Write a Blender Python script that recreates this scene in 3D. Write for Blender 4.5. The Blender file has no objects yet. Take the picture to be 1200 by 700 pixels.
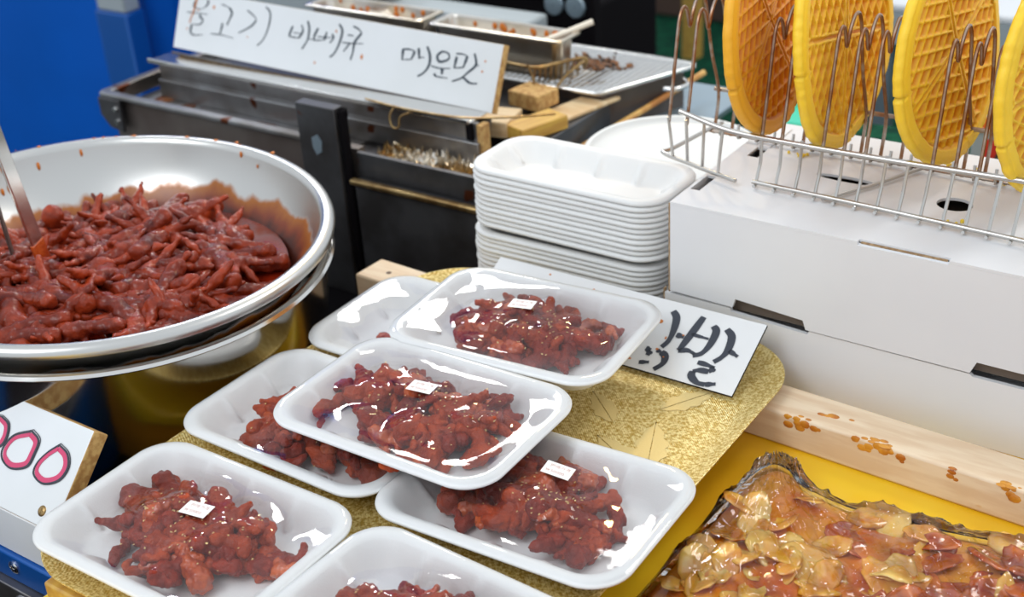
import bpy, bmesh, math, random
import numpy as np
from mathutils import Vector, Matrix, Euler, noise
from mathutils.bvhtree import BVHTree
R = math.radians
random.seed(7)
sc = bpy.context.scene
col = sc.collection

# ------------------------------------------------------------ camera, world, lights, exposure
def make_camera():
    cd = bpy.data.cameras.new('camera'); cam = bpy.data.objects.new('camera', cd); col.objects.link(cam)
    r = Vector((0.82573704, 0.56109052, -0.05775609)); u = Vector((-0.22711562, 0.42446088, 0.87649955)); f = Vector((-0.51631079, 0.71064083, -0.47792549))
    M = Matrix((r, u, -f)).transposed().to_4x4(); M.translation = (0, 0, 0.599)
    cam.matrix_world = M
    cd.sensor_width = 36; cd.sensor_fit = 'HORIZONTAL'; cd.lens = 36*1517/1200
    cd.clip_start = 0.02; cd.clip_end = 60
    cd.dof.use_dof = True; cd.dof.focus_distance = 0.98; cd.dof.aperture_fstop = 7.0
    sc.camera = cam
make_camera()
w = bpy.data.worlds.new('world'); sc.world = w; w.use_nodes = True
bg = w.node_tree.nodes['Background']; bg.inputs[0].default_value = (0.86, 0.93, 1.0, 1); bg.inputs[1].default_value = 0.95
def area(name, loc, target, size, power, color, sizey=None):
    ld = bpy.data.lights.new(name, 'AREA'); ld.energy = power; ld.color = color; ld.size = size
    if sizey: ld.shape = 'RECTANGLE'; ld.size_y = sizey
    o = bpy.data.objects.new(name, ld); col.objects.link(o); o.location = loc
    o.rotation_euler = (Vector(target)-Vector(loc)).to_track_quat('-Z', 'Y').to_euler()
    return o
area('stall_canopy_light', (0.3, 2.0, 1.9), (-0.5, 0.8, 0), 0.6, 12, (1, 0.96, 0.88))
area('film_glint_light', (-1.62, 2.02, 1.12), (-0.6, 0.65, 0), 0.18, 5.0, (1, 0.98, 0.95), 0.34)  # added out of view where the wrap film mirrors it as white glints
area('stall_front_light', (-0.9, -0.6, 1.7), (-0.6, 0.8, 0), 0.8, 13, (0.93, 0.97, 1.0))
area('stall_bulb', (-1.15, 1.95, 1.22), (-0.6, 0.6, 0), 0.09, 2.4, (1, 0.74, 0.34))
area('cool_glint_light', (-2.05, 1.75, 1.05), (-0.6, 0.6, 0), 0.13, 3.0, (0.95, 0.98, 1.0))  # second unseen lamp, added to put cool glints on film and steel
sc.view_settings.view_transform = 'Standard'; sc.view_settings.look = 'None'
sc.view_settings.exposure = 0.12; sc.view_settings.gamma = 1.0
sc.view_settings.use_curve_mapping = False

# ------------------------------------------------------------ helpers
class MB:
    def __init__(s): s.v = []; s.f = []
    def add(s, vs, fs):
        n = len(s.v); s.v += [tuple(v) for v in vs]; s.f += [tuple(n+i for i in f) for f in fs]; return s
    def box(s, x0, x1, y0, y1, z0, z1, M=None):
        vs = [Vector(p) for p in ((x0,y0,z0),(x1,y0,z0),(x1,y1,z0),(x0,y1,z0),(x0,y0,z1),(x1,y0,z1),(x1,y1,z1),(x0,y1,z1))]
        if M: vs = [M@v for v in vs]
        return s.add(vs, [(0,3,2,1),(4,5,6,7),(0,1,5,4),(1,2,6,5),(2,3,7,6),(3,0,4,7)])
    def prism(s, poly, z0, z1, M=None):
        n = len(poly); vs = [Vector((x,y,z0)) for x,y in poly]+[Vector((x,y,z1)) for x,y in poly]
        if M: vs = [M@v for v in vs]
        return s.add(vs, [tuple(range(n))[::-1], tuple(range(n,2*n))]+[(i,(i+1)%n,(i+1)%n+n,i+n) for i in range(n)])
    def tube(s, pts, r, n=8, closed=False, cap=True):
        pts = [Vector(p) for p in pts]; m = len(pts)
        rr = r if isinstance(r, (list, tuple)) else [r]*m
        vs = []; prev = None
        for i, p in enumerate(pts):
            a = pts[(i-1) % m] if (closed or i > 0) else p; b = pts[(i+1) % m] if (closed or i < m-1) else p
            t = (b-a).normalized() if (b-a).length > 1e-9 else Vector((0,0,1))
            if prev is None:
                q = t.cross(Vector((0,0,1)));
                if q.length < .05: q = t.cross(Vector((0,1,0)))
            else: q = prev - t*prev.dot(t)
            q.normalize(); prev = q; b2 = t.cross(q)
            for k in range(n):
                an = 2*math.pi*k/n; vs.append(p+(q*math.cos(an)+b2*math.sin(an))*rr[i])
        fs = []
        for i in range(m if closed else m-1):
            j = (i+1) % m
            for k in range(n): fs.append((i*n+k, i*n+(k+1) % n, j*n+(k+1) % n, j*n+k))
        if cap and not closed: fs += [tuple(range(n))[::-1], tuple((m-1)*n+k for k in range(n))]
        return s.add(vs, fs)
    def lathe(s, prof, n=64, M=None, close=False):
        vs = []
        for r_, z in prof:
            for k in range(n): a = 2*math.pi*k/n; vs.append(Vector((r_*math.cos(a), r_*math.sin(a), z)))
        if M: vs = [M@v for v in vs]
        fs = []; m = len(prof)
        for i in range(m if close else m-1):
            j = (i+1) % m
            for k in range(n): fs.append((i*n+k, i*n+(k+1) % n, j*n+(k+1) % n, j*n+k))
        return s.add(vs, fs)
    def rings(s, rings, capa=False, capb=False, closed=True):
        n = len(rings[0]); vs = [p for r_ in rings for p in r_]; fs = []
        for i in range(len(rings)-1):
            for k in range(n if closed else n-1):
                fs.append((i*n+k, i*n+(k+1) % n, (i+1)*n+(k+1) % n, (i+1)*n+k))
        if capa: fs.append(tuple(range(n))[::-1])
        if capb: fs.append(tuple((len(rings)-1)*n+k for k in range(n)))
        return s.add(vs, fs)
    def mesh(s, name, smooth=True):
        me = bpy.data.meshes.new(name); me.from_pydata(s.v, [], s.f); me.update()
        bm = bmesh.new(); bm.from_mesh(me); bmesh.ops.recalc_face_normals(bm, faces=bm.faces); bm.to_mesh(me); bm.free()
        if smooth: me.shade_smooth()
        return me
def rootloc(p):
    v = Vector((0,0,0))
    while p is not None: v += p.location; p = p.parent
    return v
def link(name, me, mat=None, parent=None, loc=None, rot=None):
    o = bpy.data.objects.new(name, me); col.objects.link(o)
    if mat and not me.materials: me.materials.append(mat)
    if parent: o.parent = parent
    if loc: o.location = loc
    if rot: o.rotation_euler = rot
    return o
def obj(name, mb, mat, parent=None, smooth=False, bevel=0, local=False, segs=2):
    """mesh in world coordinates (or in the parent's with local=True), origin at its own base centre"""
    V = np.array([tuple(v) for v in mb.v]); c = Vector(((V[:,0].min()+V[:,0].max())/2, (V[:,1].min()+V[:,1].max())/2, V[:,2].min()))
    mb.v = [(v[0]-c.x, v[1]-c.y, v[2]-c.z) for v in mb.v]
    me = mb.mesh(name, smooth or bevel > 0)
    if (smooth or bevel > 0) and hasattr(me, 'set_sharp_from_angle'): me.set_sharp_from_angle(angle=R(45 if smooth else 30))
    o = link(name, me, mat, parent)
    o.location = c if (local or not parent) else c-rootloc(parent)
    if bevel:
        b = o.modifiers.new('bevel', 'BEVEL'); b.width = bevel; b.segments = segs; b.limit_method = 'ANGLE'; b.angle_limit = R(40)
    return o
def tag(o, label=None, cat=None, group=None, kind=None):
    if label: o['label'] = label
    if cat: o['category'] = cat
    if group: o['group'] = group
    if kind: o['kind'] = kind
    return o
def thing(name, loc, label, cat, group=None, rot=(0,0,0)):
    o = bpy.data.objects.new(name, None); o.empty_display_size = .02; col.objects.link(o); o.location = loc; o.rotation_euler = rot
    return tag(o, label, cat, group)
def dup(o, parent=None):
    c = o.copy(); col.objects.link(c); c.parent = parent
    for ch in list(o.children): dup(ch, c)
    return c
def baked(mb, mods, name='tmp'):
    me = mb.mesh(name) if isinstance(mb, MB) else mb
    o = bpy.data.objects.new(name, me); col.objects.link(o)
    for t, kw in mods:
        m = o.modifiers.new(t, t)
        for k, v in kw.items(): setattr(m, k, v)
    dg = bpy.context.evaluated_depsgraph_get(); dg.update()
    out = bpy.data.meshes.new_from_object(o.evaluated_get(dg)); bpy.data.objects.remove(o)
    return out
def catmull(P, k=6, closed=False):
    P = [Vector(p) for p in P]; n = len(P); out = []
    for i in range(n if closed else n-1):
        p0 = P[(i-1) % n] if (closed or i > 0) else P[i]*2-P[i+1]
        p1 = P[i]; p2 = P[(i+1) % n]; p3 = P[(i+2) % n] if (closed or i < n-2) else p2*2-p1
        for j in range(k):
            t = j/k; out.append(.5*((2*p1)+(p2-p0)*t+(2*p0-5*p1+4*p2-p3)*t*t+(3*p1-p0-3*p2+p3)*t**3))
    if not closed: out.append(P[-1])
    return out

# ------------------------------------------------------------ materials
def mat(name, c, rough=.5, metal=0, c2=None, nscale=20, nlo=.4, nhi=.6, bump=0, bscale=200, coat=0, sss=0, sssr=(1,.3,.1), trans=0, spec=.5, aniso=None, detail=4, alpha=1, ior=1.5):
    m = bpy.data.materials.new(name); m.use_nodes = True; nt = m.node_tree; b = nt.nodes['Principled BSDF']
    b.inputs['Base Color'].default_value = (*c, 1); b.inputs['Roughness'].default_value = rough; b.inputs['Metallic'].default_value = metal
    b.inputs['Coat Weight'].default_value = coat; b.inputs['Coat Roughness'].default_value = .08
    b.inputs['Transmission Weight'].default_value = trans; b.inputs['Specular IOR Level'].default_value = spec; b.inputs['IOR'].default_value = ior
    if sss: b.inputs['Subsurface Weight'].default_value = sss; b.inputs['Subsurface Radius'].default_value = sssr; b.inputs['Subsurface Scale'].default_value = .004
    tc = nt.nodes.new('ShaderNodeTexCoord')
    if c2:
        n = nt.nodes.new('ShaderNodeTexNoise'); n.inputs['Scale'].default_value = nscale; n.inputs['Detail'].default_value = detail
        mp = nt.nodes.new('ShaderNodeMapping'); nt.links.new(tc.outputs['Object'], mp.inputs[0]); nt.links.new(mp.outputs[0], n.inputs[0])
        if aniso: mp.inputs['Scale'].default_value = aniso
        r = nt.nodes.new('ShaderNodeValToRGB'); r.color_ramp.elements[0].position = nlo; r.color_ramp.elements[1].position = nhi
        r.color_ramp.elements[0].color = (*c, 1); r.color_ramp.elements[1].color = (*c2, 1)
        nt.links.new(n.outputs['Fac'], r.inputs[0]); nt.links.new(r.outputs[0], b.inputs['Base Color'])
    if bump:
        n = nt.nodes.new('ShaderNodeTexNoise'); n.inputs['Scale'].default_value = bscale; n.inputs['Detail'].default_value = 3
        nt.links.new(tc.outputs['Object'], n.inputs[0])
        bp = nt.nodes.new('ShaderNodeBump'); bp.inputs['Strength'].default_value = bump; bp.inputs['Distance'].default_value = .001
        nt.links.new(n.outputs['Fac'], bp.inputs['Height']); nt.links.new(bp.outputs[0], b.inputs['Normal'])
    return m
def add_stain(m, c, scale, lo, hi, objcoord=True, ax=None, stain_rough=None):
    """splashes with their own shape mixed over whatever feeds the base colour"""
    nt = m.node_tree; b = nt.nodes['Principled BSDF']; tc = nt.nodes.new('ShaderNodeTexCoord')
    n = nt.nodes.new('ShaderNodeTexNoise'); n.inputs['Scale'].default_value = scale; n.inputs['Detail'].default_value = 3
    mp = nt.nodes.new('ShaderNodeMapping'); nt.links.new(tc.outputs['Object'], mp.inputs[0]); nt.links.new(mp.outputs[0], n.inputs[0])
    if ax: mp.inputs['Scale'].default_value = ax
    r = nt.nodes.new('ShaderNodeMapRange'); r.inputs[1].default_value = lo; r.inputs[2].default_value = hi
    nt.links.new(n.outputs['Fac'], r.inputs[0])
    mx = nt.nodes.new('ShaderNodeMix'); mx.data_type = 'RGBA'; mx.inputs[7].default_value = (*c, 1)
    nt.links.new(r.outputs[0], mx.inputs[0])
    src = b.inputs['Base Color'].links[0].from_socket if b.inputs['Base Color'].links else None
    if src: nt.links.new(src, mx.inputs[6])
    else: mx.inputs[6].default_value = b.inputs['Base Color'].default_value
    nt.links.new(mx.outputs[2], b.inputs['Base Color'])
    return m
M = {}
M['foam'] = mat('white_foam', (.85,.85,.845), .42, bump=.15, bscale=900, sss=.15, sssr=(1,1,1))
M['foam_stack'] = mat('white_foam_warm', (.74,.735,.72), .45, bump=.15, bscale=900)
M['meat'] = mat('sauced_meat', (.24,.024,.007), .38, c2=(.60,.085,.012), nscale=60, nlo=.3, nhi=.8, bump=1.0, bscale=650, coat=.12, spec=.22)
M['meat_dark'] = mat('sauced_meat_dark', (.16,.013,.006), .34, c2=(.42,.040,.010), nscale=70, nlo=.3, nhi=.8, bump=1.0, bscale=650, coat=.12, spec=.22)
M['meat_orange'] = mat('sauced_meat_orange', (.34,.035,.008), .25, c2=(.70,.13,.012), nscale=90, nlo=.3, nhi=.75, bump=.8, bscale=500, coat=.5, sss=.05)
M['stew'] = mat('stewed_meat', (.085,.007,.003), .36, c2=(.38,.045,.010), nscale=48, nlo=.35, nhi=.75, bump=1.0, bscale=330, coat=.22, spec=.2)
M['sauce'] = mat('red_sauce', (.22,.014,.003), .14, c2=(.10,.007,.003), nscale=14, bump=.4, bscale=60, coat=.5)
M['seed'] = mat('sesame_seed', (.80,.58,.25), .5)
M['paper'] = mat('label_paper', (.86,.85,.83), .5)
M['ink_red'] = mat('label_ink', (.40,.17,.13), .6)
M['steel'] = mat('polished_steel', (.72,.71,.69), .2, 1, bump=.05, bscale=30)
M['bowl_out'] = mat('bowl_steel', (.66,.64,.61), .14, 1, bump=.03, bscale=20)
M['wire'] = mat('chrome_wire', (.55,.53,.50), .28, 1)
M['wire_rust'] = mat('rusty_wire', (.30,.15,.075), .4, .85, c2=(.42,.36,.31), nscale=60)
M['wire_brown'] = mat('greasy_brass_wire', (.42,.29,.13), .35, .9, c2=(.25,.15,.06), nscale=60)
M['dark_metal'] = mat('greasy_dark_steel', (.10,.10,.105), .38, .7, c2=(.055,.05,.05), nscale=12, bump=.1, bscale=80)
add_stain(M['dark_metal'], (.10,.025,.008), 26, .66, .70)
M['grey_metal'] = mat('greasy_grey_steel', (.36,.36,.37), .33, .85, c2=(.20,.18,.165), nscale=9, bump=.1, bscale=60)
add_stain(M['grey_metal'], (.13,.035,.012), 30, .66, .70)
M['brown_metal'] = mat('brown_stained_steel', (.16,.135,.12), .45, .6, c2=(.10,.075,.065), nscale=7)
M['board'] = mat('white_board', (.74,.755,.77), .38, c2=(.70,.715,.72), nscale=6)
M['board3'] = mat('white_sign_sheet', (.72,.71,.70), .4, c2=(.77,.765,.76), nscale=8)
M['marker'] = mat('black_marker', (.03,.035,.05), .4)
M['marker_blue'] = mat('dark_grey_marker', (.025,.04,.06), .45)
M['pink'] = mat('pink_marker', (.62,.055,.15), .5)
M['board_edge'] = mat('raw_chipboard_edge', (.42,.22,.07), .8, c2=(.60,.38,.14), nscale=160, bump=.6, bscale=300)
M['wood'] = mat('pale_pine', (.84,.66,.46), .6, c2=(.74,.53,.34), nscale=14, aniso=(1,7,7), bump=.2, bscale=120)
add_stain(M['wood'], (.62,.30,.03), 34, .66, .70, ax=(.6,1,1))
M['wood_plain'] = mat('plain_pine', (.74,.58,.36), .6, c2=(.62,.42,.22), nscale=18, aniso=(1,6,6))
M['wood_yellow'] = mat('oiled_yellow_wood', (.62,.38,.07), .45, c2=(.50,.27,.05), nscale=20, aniso=(6,1,6))
M['yellow'] = mat('yellow_laminate', (.90,.60,.02), .3, c2=(.85,.46,.012), nscale=5, coat=.3)
M['counter_side'] = mat('orange_counter_side', (.88,.36,.02), .4)
M['card'] = mat('white_cardboard', (.77,.77,.78), .55, c2=(.73,.73,.745), nscale=5, bump=.08, bscale=40)
M['kraft'] = mat('brown_corrugated_core', (.42,.28,.15), .8, c2=(.26,.16,.08), nscale=300)
M['inside'] = mat('box_inner_shade', (.16,.12,.09), .8)  # dark tone stands for the shade inside the carton
M['blue'] = mat('blue_tarpaulin', (.001,.10,.50), .7, c2=(.001,.085,.42), nscale=2, spec=.1)
M['blue_paint'] = mat('blue_painted_steel', (.006,.09,.36), .3, .2)
M['floor'] = mat('dark_floor', (.03,.05,.045), .7, c2=(.02,.03,.03), nscale=6)
M['grass'] = mat('dark_green_turf', (.006,.075,.035), .9, c2=(.003,.030,.018), nscale=40, spec=.1)
M['black'] = mat('black_metal', (.006,.005,.006), .8, spec=.05)
M['bamboo'] = mat('bamboo_stick', (.72,.45,.13), .45, c2=(.45,.17,.03), nscale=30)
M['bone'] = mat('pale_stick', (.80,.72,.60), .5)
M['foil'] = mat('crumpled_foil', (.75,.70,.62), .22, 1, c2=(.45,.32,.16), nscale=30)
M['char'] = mat('charred_bits', (.025,.018,.015), .6, c2=(.25,.09,.02), nscale=200)
M['tub'] = mat('white_plastic', (.70,.705,.69), .35, sss=.1, sssr=(1,1,1))
M['teal'] = mat('teal_plastic', (.03,.50,.33), .4)
M['white_paint'] = mat('white_enamel', (.78,.79,.80), .3)
M['grey_paint'] = mat('grey_paint', (.34,.38,.40), .5)
M['red_paint'] = mat('red_print', (.62,.03,.02), .4)
M['orange_print'] = mat('orange_print', (.80,.13,.02), .4)
M['navy_print'] = mat('navy_print', (.02,.06,.22), .4)
M['dark_red'] = mat('dark_red_box', (.12,.02,.012), .6)
M['dark_brown'] = mat('dark_brown_box', (.10,.055,.035), .7)
M['leaf_green'] = mat('green_tube', (.04,.20,.015), .5)
M['shelf_blue'] = mat('blue_grey_steel', (.30,.38,.44), .35, .7)

def gold_mat():
    m = bpy.data.materials.new('gold_damask_foil'); m.use_nodes = True; nt = m.node_tree; b = nt.nodes['Principled BSDF']
    tc = nt.nodes.new('ShaderNodeTexCoord')
    n = nt.nodes.new('ShaderNodeTexNoise'); n.inputs['Scale'].default_value = 420; n.inputs['Detail'].default_value = 2
    nt.links.new(tc.outputs['Object'], n.inputs[0])
    r = nt.nodes.new('ShaderNodeValToRGB'); r.color_ramp.elements[0].position = .38; r.color_ramp.elements[1].position = .62
    r.color_ramp.elements[0].color = (.56,.35,.06,1); r.color_ramp.elements[1].color = (.95,.78,.36,1)
    nt.links.new(n.outputs['Fac'], r.inputs[0]); nt.links.new(r.outputs[0], b.inputs['Base Color'])
    b.inputs['Metallic'].default_value = .45; b.inputs['Roughness'].default_value = .38
    wv = nt.nodes.new('ShaderNodeTexWave'); wv.inputs['Scale'].default_value = 260; wv.inputs['Distortion'].default_value = 2.0
    wv.bands_direction = 'DIAGONAL'; nt.links.new(tc.outputs['Object'], wv.inputs[0])
    ad = nt.nodes.new('ShaderNodeMath'); ad.operation = 'ADD'; nt.links.new(n.outputs['Fac'], ad.inputs[0]); nt.links.new(wv.outputs['Fac'], ad.inputs[1])
    bp = nt.nodes.new('ShaderNodeBump'); bp.inputs['Strength'].default_value = .45; bp.inputs['Distance'].default_value = .0008
    nt.links.new(ad.outputs[0], bp.inputs['Height']); nt.links.new(bp.outputs[0], b.inputs['Normal'])
    return m
M['gold'] = gold_mat()
M['gold_leaf'] = mat('matte_gold_leaf', (.74,.57,.24), .5, .35, bump=.3, bscale=500)

def film_mat(name, bscale=35, bstr=.15, haze=.012, rough=.03, gain=.8, base=.0):
    m = bpy.data.materials.new(name); m.use_nodes = True; nt = m.node_tree; nt.nodes.clear()
    out = nt.nodes.new('ShaderNodeOutputMaterial'); tr = nt.nodes.new('ShaderNodeBsdfTransparent'); gl = nt.nodes.new('ShaderNodeBsdfGlossy')
    gl.inputs['Roughness'].default_value = rough; df = nt.nodes.new('ShaderNodeBsdfDiffuse'); df.inputs[0].default_value = (.9,.9,.92,1)
    fr = nt.nodes.new('ShaderNodeFresnel'); fr.inputs[0].default_value = 1.5
    ml = nt.nodes.new('ShaderNodeMath'); ml.operation = 'MULTIPLY_ADD'; ml.inputs[1].default_value = gain; ml.inputs[2].default_value = base; ml.use_clamp = True
    nt.links.new(fr.outputs[0], ml.inputs[0])
    tc = nt.nodes.new('ShaderNodeTexCoord'); n = nt.nodes.new('ShaderNodeTexNoise'); n.inputs['Scale'].default_value = bscale; n.inputs['Detail'].default_value = 1.5
    nt.links.new(tc.outputs['Object'], n.inputs[0]); bp = nt.nodes.new('ShaderNodeBump'); bp.inputs['Strength'].default_value = bstr; bp.inputs['Distance'].default_value = .004
    nt.links.new(n.outputs['Fac'], bp.inputs['Height'])
    for q in (gl, fr): nt.links.new(bp.outputs[0], q.inputs['Normal'])
    m1 = nt.nodes.new('ShaderNodeMixShader'); m1.inputs[0].default_value = haze; nt.links.new(tr.outputs[0], m1.inputs[1]); nt.links.new(df.outputs[0], m1.inputs[2])
    m2 = nt.nodes.new('ShaderNodeMixShader'); nt.links.new(ml.outputs[0], m2.inputs[0]); nt.links.new(m1.outputs[0], m2.inputs[1]); nt.links.new(gl.outputs[0], m2.inputs[2])
    nt.links.new(m2.outputs[0], out.inputs[0])
    return m
M['film'] = film_mat('clear_wrap_film')
M['bag'] = film_mat('clear_bag_film', 60, .5, .0, .05, 1.1, .0)

def attr_mat(name, attr, lo, hi, c0, c1, rough, bump=0, coat=0, sss=0):
    m = mat(name, c0, rough, bump=bump, bscale=300, coat=coat, sss=sss, sssr=(1,.6,.2)); nt = m.node_tree; b = nt.nodes['Principled BSDF']
    a = nt.nodes.new('ShaderNodeAttribute'); a.attribute_name = attr
    r = nt.nodes.new('ShaderNodeValToRGB'); r.color_ramp.elements[0].position = lo; r.color_ramp.elements[1].position = hi
    r.color_ramp.elements[0].color = (*c0, 1); r.color_ramp.elements[1].color = (*c1, 1)
    nt.links.new(a.outputs['Fac'], r.inputs[0]); nt.links.new(r.outputs[0], b.inputs['Base Color'])
    return m
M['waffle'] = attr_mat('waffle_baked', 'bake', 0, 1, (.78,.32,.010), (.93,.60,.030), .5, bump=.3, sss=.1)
M['waffle_shaded'] = attr_mat('waffle_shade_tint', 'bake', 0, 1, (.66,.17,.006), (.86,.42,.018), .5, bump=.3, sss=.1)  # deeper orange copy, the leftmost wafer's shade put into the colour

# ============================================================ SETTING
# floor far below, blue tarpaulin wall, yellow counter
g = obj('floor', MB().box(-7, 3.5, -1.5, 7, -.84, -.8), M['floor']); tag(g, kind='structure')
g = obj('floor_turf', MB().box(-2.25, 3, 1.9, 6.5, -.8, -.785), M['grass']); tag(g, kind='structure')
g = obj('ground_table', MB().box(-1.42, .45, -.2, 1.55, -.17, -.14), M['black']); g.name = 'low_table_1'; tag(g, kind='structure')  # low black table that counter, bowl and grill stand on
# tarpaulin: pleated sheet
mb = MB(); pts = []
xs = np.linspace(-4.6, -1.62, 90)
for z in np.linspace(-.8, 1.2, 22):
    pts.append([(x, 1.75+.015*math.sin(x*7+z*2)+.02*noise.noise(Vector((x*3, z*2, 0)))+(.05 if x > -2.13 else 0), z) for x in xs])
mb.rings(pts, closed=False); o = obj('wall_left', mb, M['blue'], smooth=True); tag(o, kind='structure')
mb = MB(); pts = []
for z in np.linspace(-.1, 1.2, 3): pts.append([(-4.9, -.6+i*.5, z) for i in range(6)])

t = thing('tarpaulin_post', (-2.16, 1.70, -.8), 'grey beige steel post in front of the blue tarpaulin', 'post')
obj('pole', MB().box(-2.205, -2.12, 1.66, 1.70, -.10, 1.1), M['grey_paint'], t, bevel=.004)
obj('pole_sleeve', MB().box(-2.21, -2.115, 1.655, 1.705, -.8, -.10), M['blue_paint'], t, bevel=.004)
obj('clamp', MB().box(-2.214, -2.111, 1.65, 1.70, .0, .012), M['grey_paint'], t, bevel=.002)

# counter the goods stand on
ct = thing('counter', (-.35, .7, -.14), 'yellow laminate counter top under the gold tray and the bag', 'counter')
obj('counter_top', MB().box(-.738, .35, .05, 1.30, -.055, -.037), M['yellow'], ct, bevel=.003)
obj('counter_base', MB().box(-.734, .34, .08, 1.29, -.14, -.055), M['counter_side'], ct)
# pine rail
Mb = Matrix.Translation((-.30,.8587,0)) @ Matrix.Rotation(R(-2.9), 4, 'Z')
o = obj('pine_beam', MB().box(-.525, .75, -.0205, .0205, -.0368, -.0045, Mb), M['wood'], bevel=.0025)
tag(o, 'long pale pine beam with orange sauce drips carrying the back of the gold tray')
tag(o, None, 'beam')
obj('nail_hole', MB().lathe([(0,-.0042),(.0022,-.0041),(.0028,-.0044)], 12, Matrix.Translation((-.795,.883,0))), M['dark_brown'], o)
bpy.context.view_layer.update()
mb = MB(); rng = random.Random(2)
for x0, yl, sx_, n_ in ((-.030,-.020,.016,16),(.035,-.020,.020,16),(.050,-.0205,.012,8),(.10,-.0205,.006,5),(.142,-.0206,.011,10),(-.005,-.006,.02,5)):
    for k in range(n_):
        s_ = rng.uniform(.0012,.0036); dz = -rng.random()**2*.010 if yl < -.0195 else 0
        p = Mb @ Vector((x0+rng.gauss(0,sx_*.5), yl+(rng.uniform(0,.006) if dz > -.001 else 0), -.0045+dz))
        mb.lathe([(s_*math.sin(b_), -s_*math.cos(b_)) for b_ in (.05,.8,1.57,2.3,3.09)], 9, Matrix.Translation(p)@Matrix.Diagonal((1.5,.35 if dz < -.001 else .8,.35 if dz >= -.001 else 1.1,1)))
M['drip'] = mat('dried_orange_drips', (.70,.30,.03), .4, c2=(.45,.12,.01), nscale=50)
bm_ = [q for q in bpy.data.objects if q.name == 'pine_beam'][0]
q = obj('sauce_drips', mb, M['drip'], None, smooth=True); q.parent = bm_; q.matrix_parent_inverse = Matrix.Translation(-bm_.location); q['kind'] = 'stuff'
o = obj('support_beam', MB().box(-.712, .10, .385, .425, -.0368, -.0045), M['wood_yellow'], bevel=.002)
tag(o, 'stained yellow wood beam under the near end of the gold tray', 'beam')

# ============================================================ GOLD TRAY
def rrect(a, b, r, n=12):
    """rounded rectangle half sizes a,b"""
    out = []
    for cx, cy, a0 in ((a-r, b-r, 0), (-(a-r), b-r, 90), (-(a-r), -(b-r), 180), (a-r, -(b-r), 270)):
        for i in range(n+1): t_ = R(a0+90*i/n); out.append((cx+r*math.cos(t_), cy+r*math.sin(t_)))
    return out
def loft(prof, n=12, cx=0, cy=0):
    return [[(cx+x, cy+y, z) for x, y in rrect(a, b, r, n)] for a, b, r, z in prof]
GA, GB = .199, .267; GX, GY = -.552, .650
prof = [(.001,.001,.0005,.0),(GA-.026,GB-.026,.045,.0),(GA-.018,GB-.018,.052,.001),(GA-.008,GB-.008,.060,.0045),(GA-.001,GB-.001,.066,.0085),(GA,GB,.067,.0085),(GA-.0005,GB-.0005,.066,.0065),(GA-.010,GB-.010,.058,.0035),(GA-.019,GB-.019,.052,-.002),(GA-.026,GB-.026,.045,-.0035),(.001,.001,.0005,-.0035)]
t = thing('gold_tray', (GX, GY, -.0035), 'large gold foil serving tray with embossed leaves under the food packs', 'tray')
obj('tray_base', MB().rings(loft(prof, 12, GX, GY)), M['gold'], t, smooth=True)
def leaf(cx, cy, ang, L, W):
    mb = MB(); M4 = Matrix.Translation((cx, cy, .0004)) @ Matrix.Rotation(R(ang), 4, 'Z')
    for s in (-1, 1):
        n = 14; top = []; bot = []
        for i in range(n+1):
            u = i/n; w_ = W*math.sin(math.pi*u**.8)*(1+.18*math.sin(u*26))
            top.append(M4@Vector((u*L, s*w_, 0))); bot.append(M4@Vector((u*L, s*.0004, .0001)))
        mb.rings([top, bot], closed=False)
    return mb
for i, a in enumerate([(-.395,.700,152,.07,.014),(-.400,.712,112,.065,.013),(-.43,.79,60,.055,.011),(-.455,.755,140,.05,.010),(-.40,.86,100,.05,.010)]):
    obj('leaf_emboss', leaf(*a), M['gold_leaf'], t, smooth=True)

# ============================================================ FOOD PIECES
def lump(tubes, voxel, disp=.0008, dscale=140, seed=0, smooth=3):
    mb = MB()
    for P, r in tubes:
        P = catmull(P, 4); n = len(P)
        rr = [np.interp(i/(n-1), np.linspace(0, 1, len(r)), r) for i in range(n)]
        mb.tube(P, [float(x) for x in rr], 8)
        for e, q in ((0, rr[0]), (-1, rr[-1])):   # round the ends
            c = P[e]; M4 = Matrix.Translation(c); k = float(q)
            mb.lathe([(k*math.sin(a), -k*math.cos(a)) for a in (0.05, .6, 1.2, 1.9, 2.5, 3.09)], 8, M4)
    me = baked(mb, [('REMESH', dict(mode='VOXEL', voxel_size=voxel)), ('SMOOTH', dict(factor=.5, iterations=smooth))])
    co = np.empty(len(me.vertices)*3); me.vertices.foreach_get('co', co); co = co.reshape(-1, 3)
    no = np.array([v.normal[:] for v in me.vertices])
    for i in range(len(co)):
        p = Vector(co[i]); d = noise.noise(p*dscale+Vector((seed*7.3, 0, 0)))+.5*noise.noise(p*dscale*2.3+Vector((0, seed*3.1, 0)))
        co[i] += no[i]*d*disp
    co -= (co.max(0)+co.min(0))/2
    me.vertices.foreach_set('co', co.ravel()); me.update(); me.shade_smooth(); me.materials.clear()
    return me
def bent(rng, L, curl, z=.0):
    a = 0; p = Vector((0,0,0)); out = [p.copy()]; n = 5; k = rng.uniform(-curl, curl)
    for i in range(n):
        a += k+rng.uniform(-.35, .35); p = p+Vector((math.cos(a), math.sin(a), rng.uniform(-.35, .35)+z))*L/n; out.append(p.copy())
    return out
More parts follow.
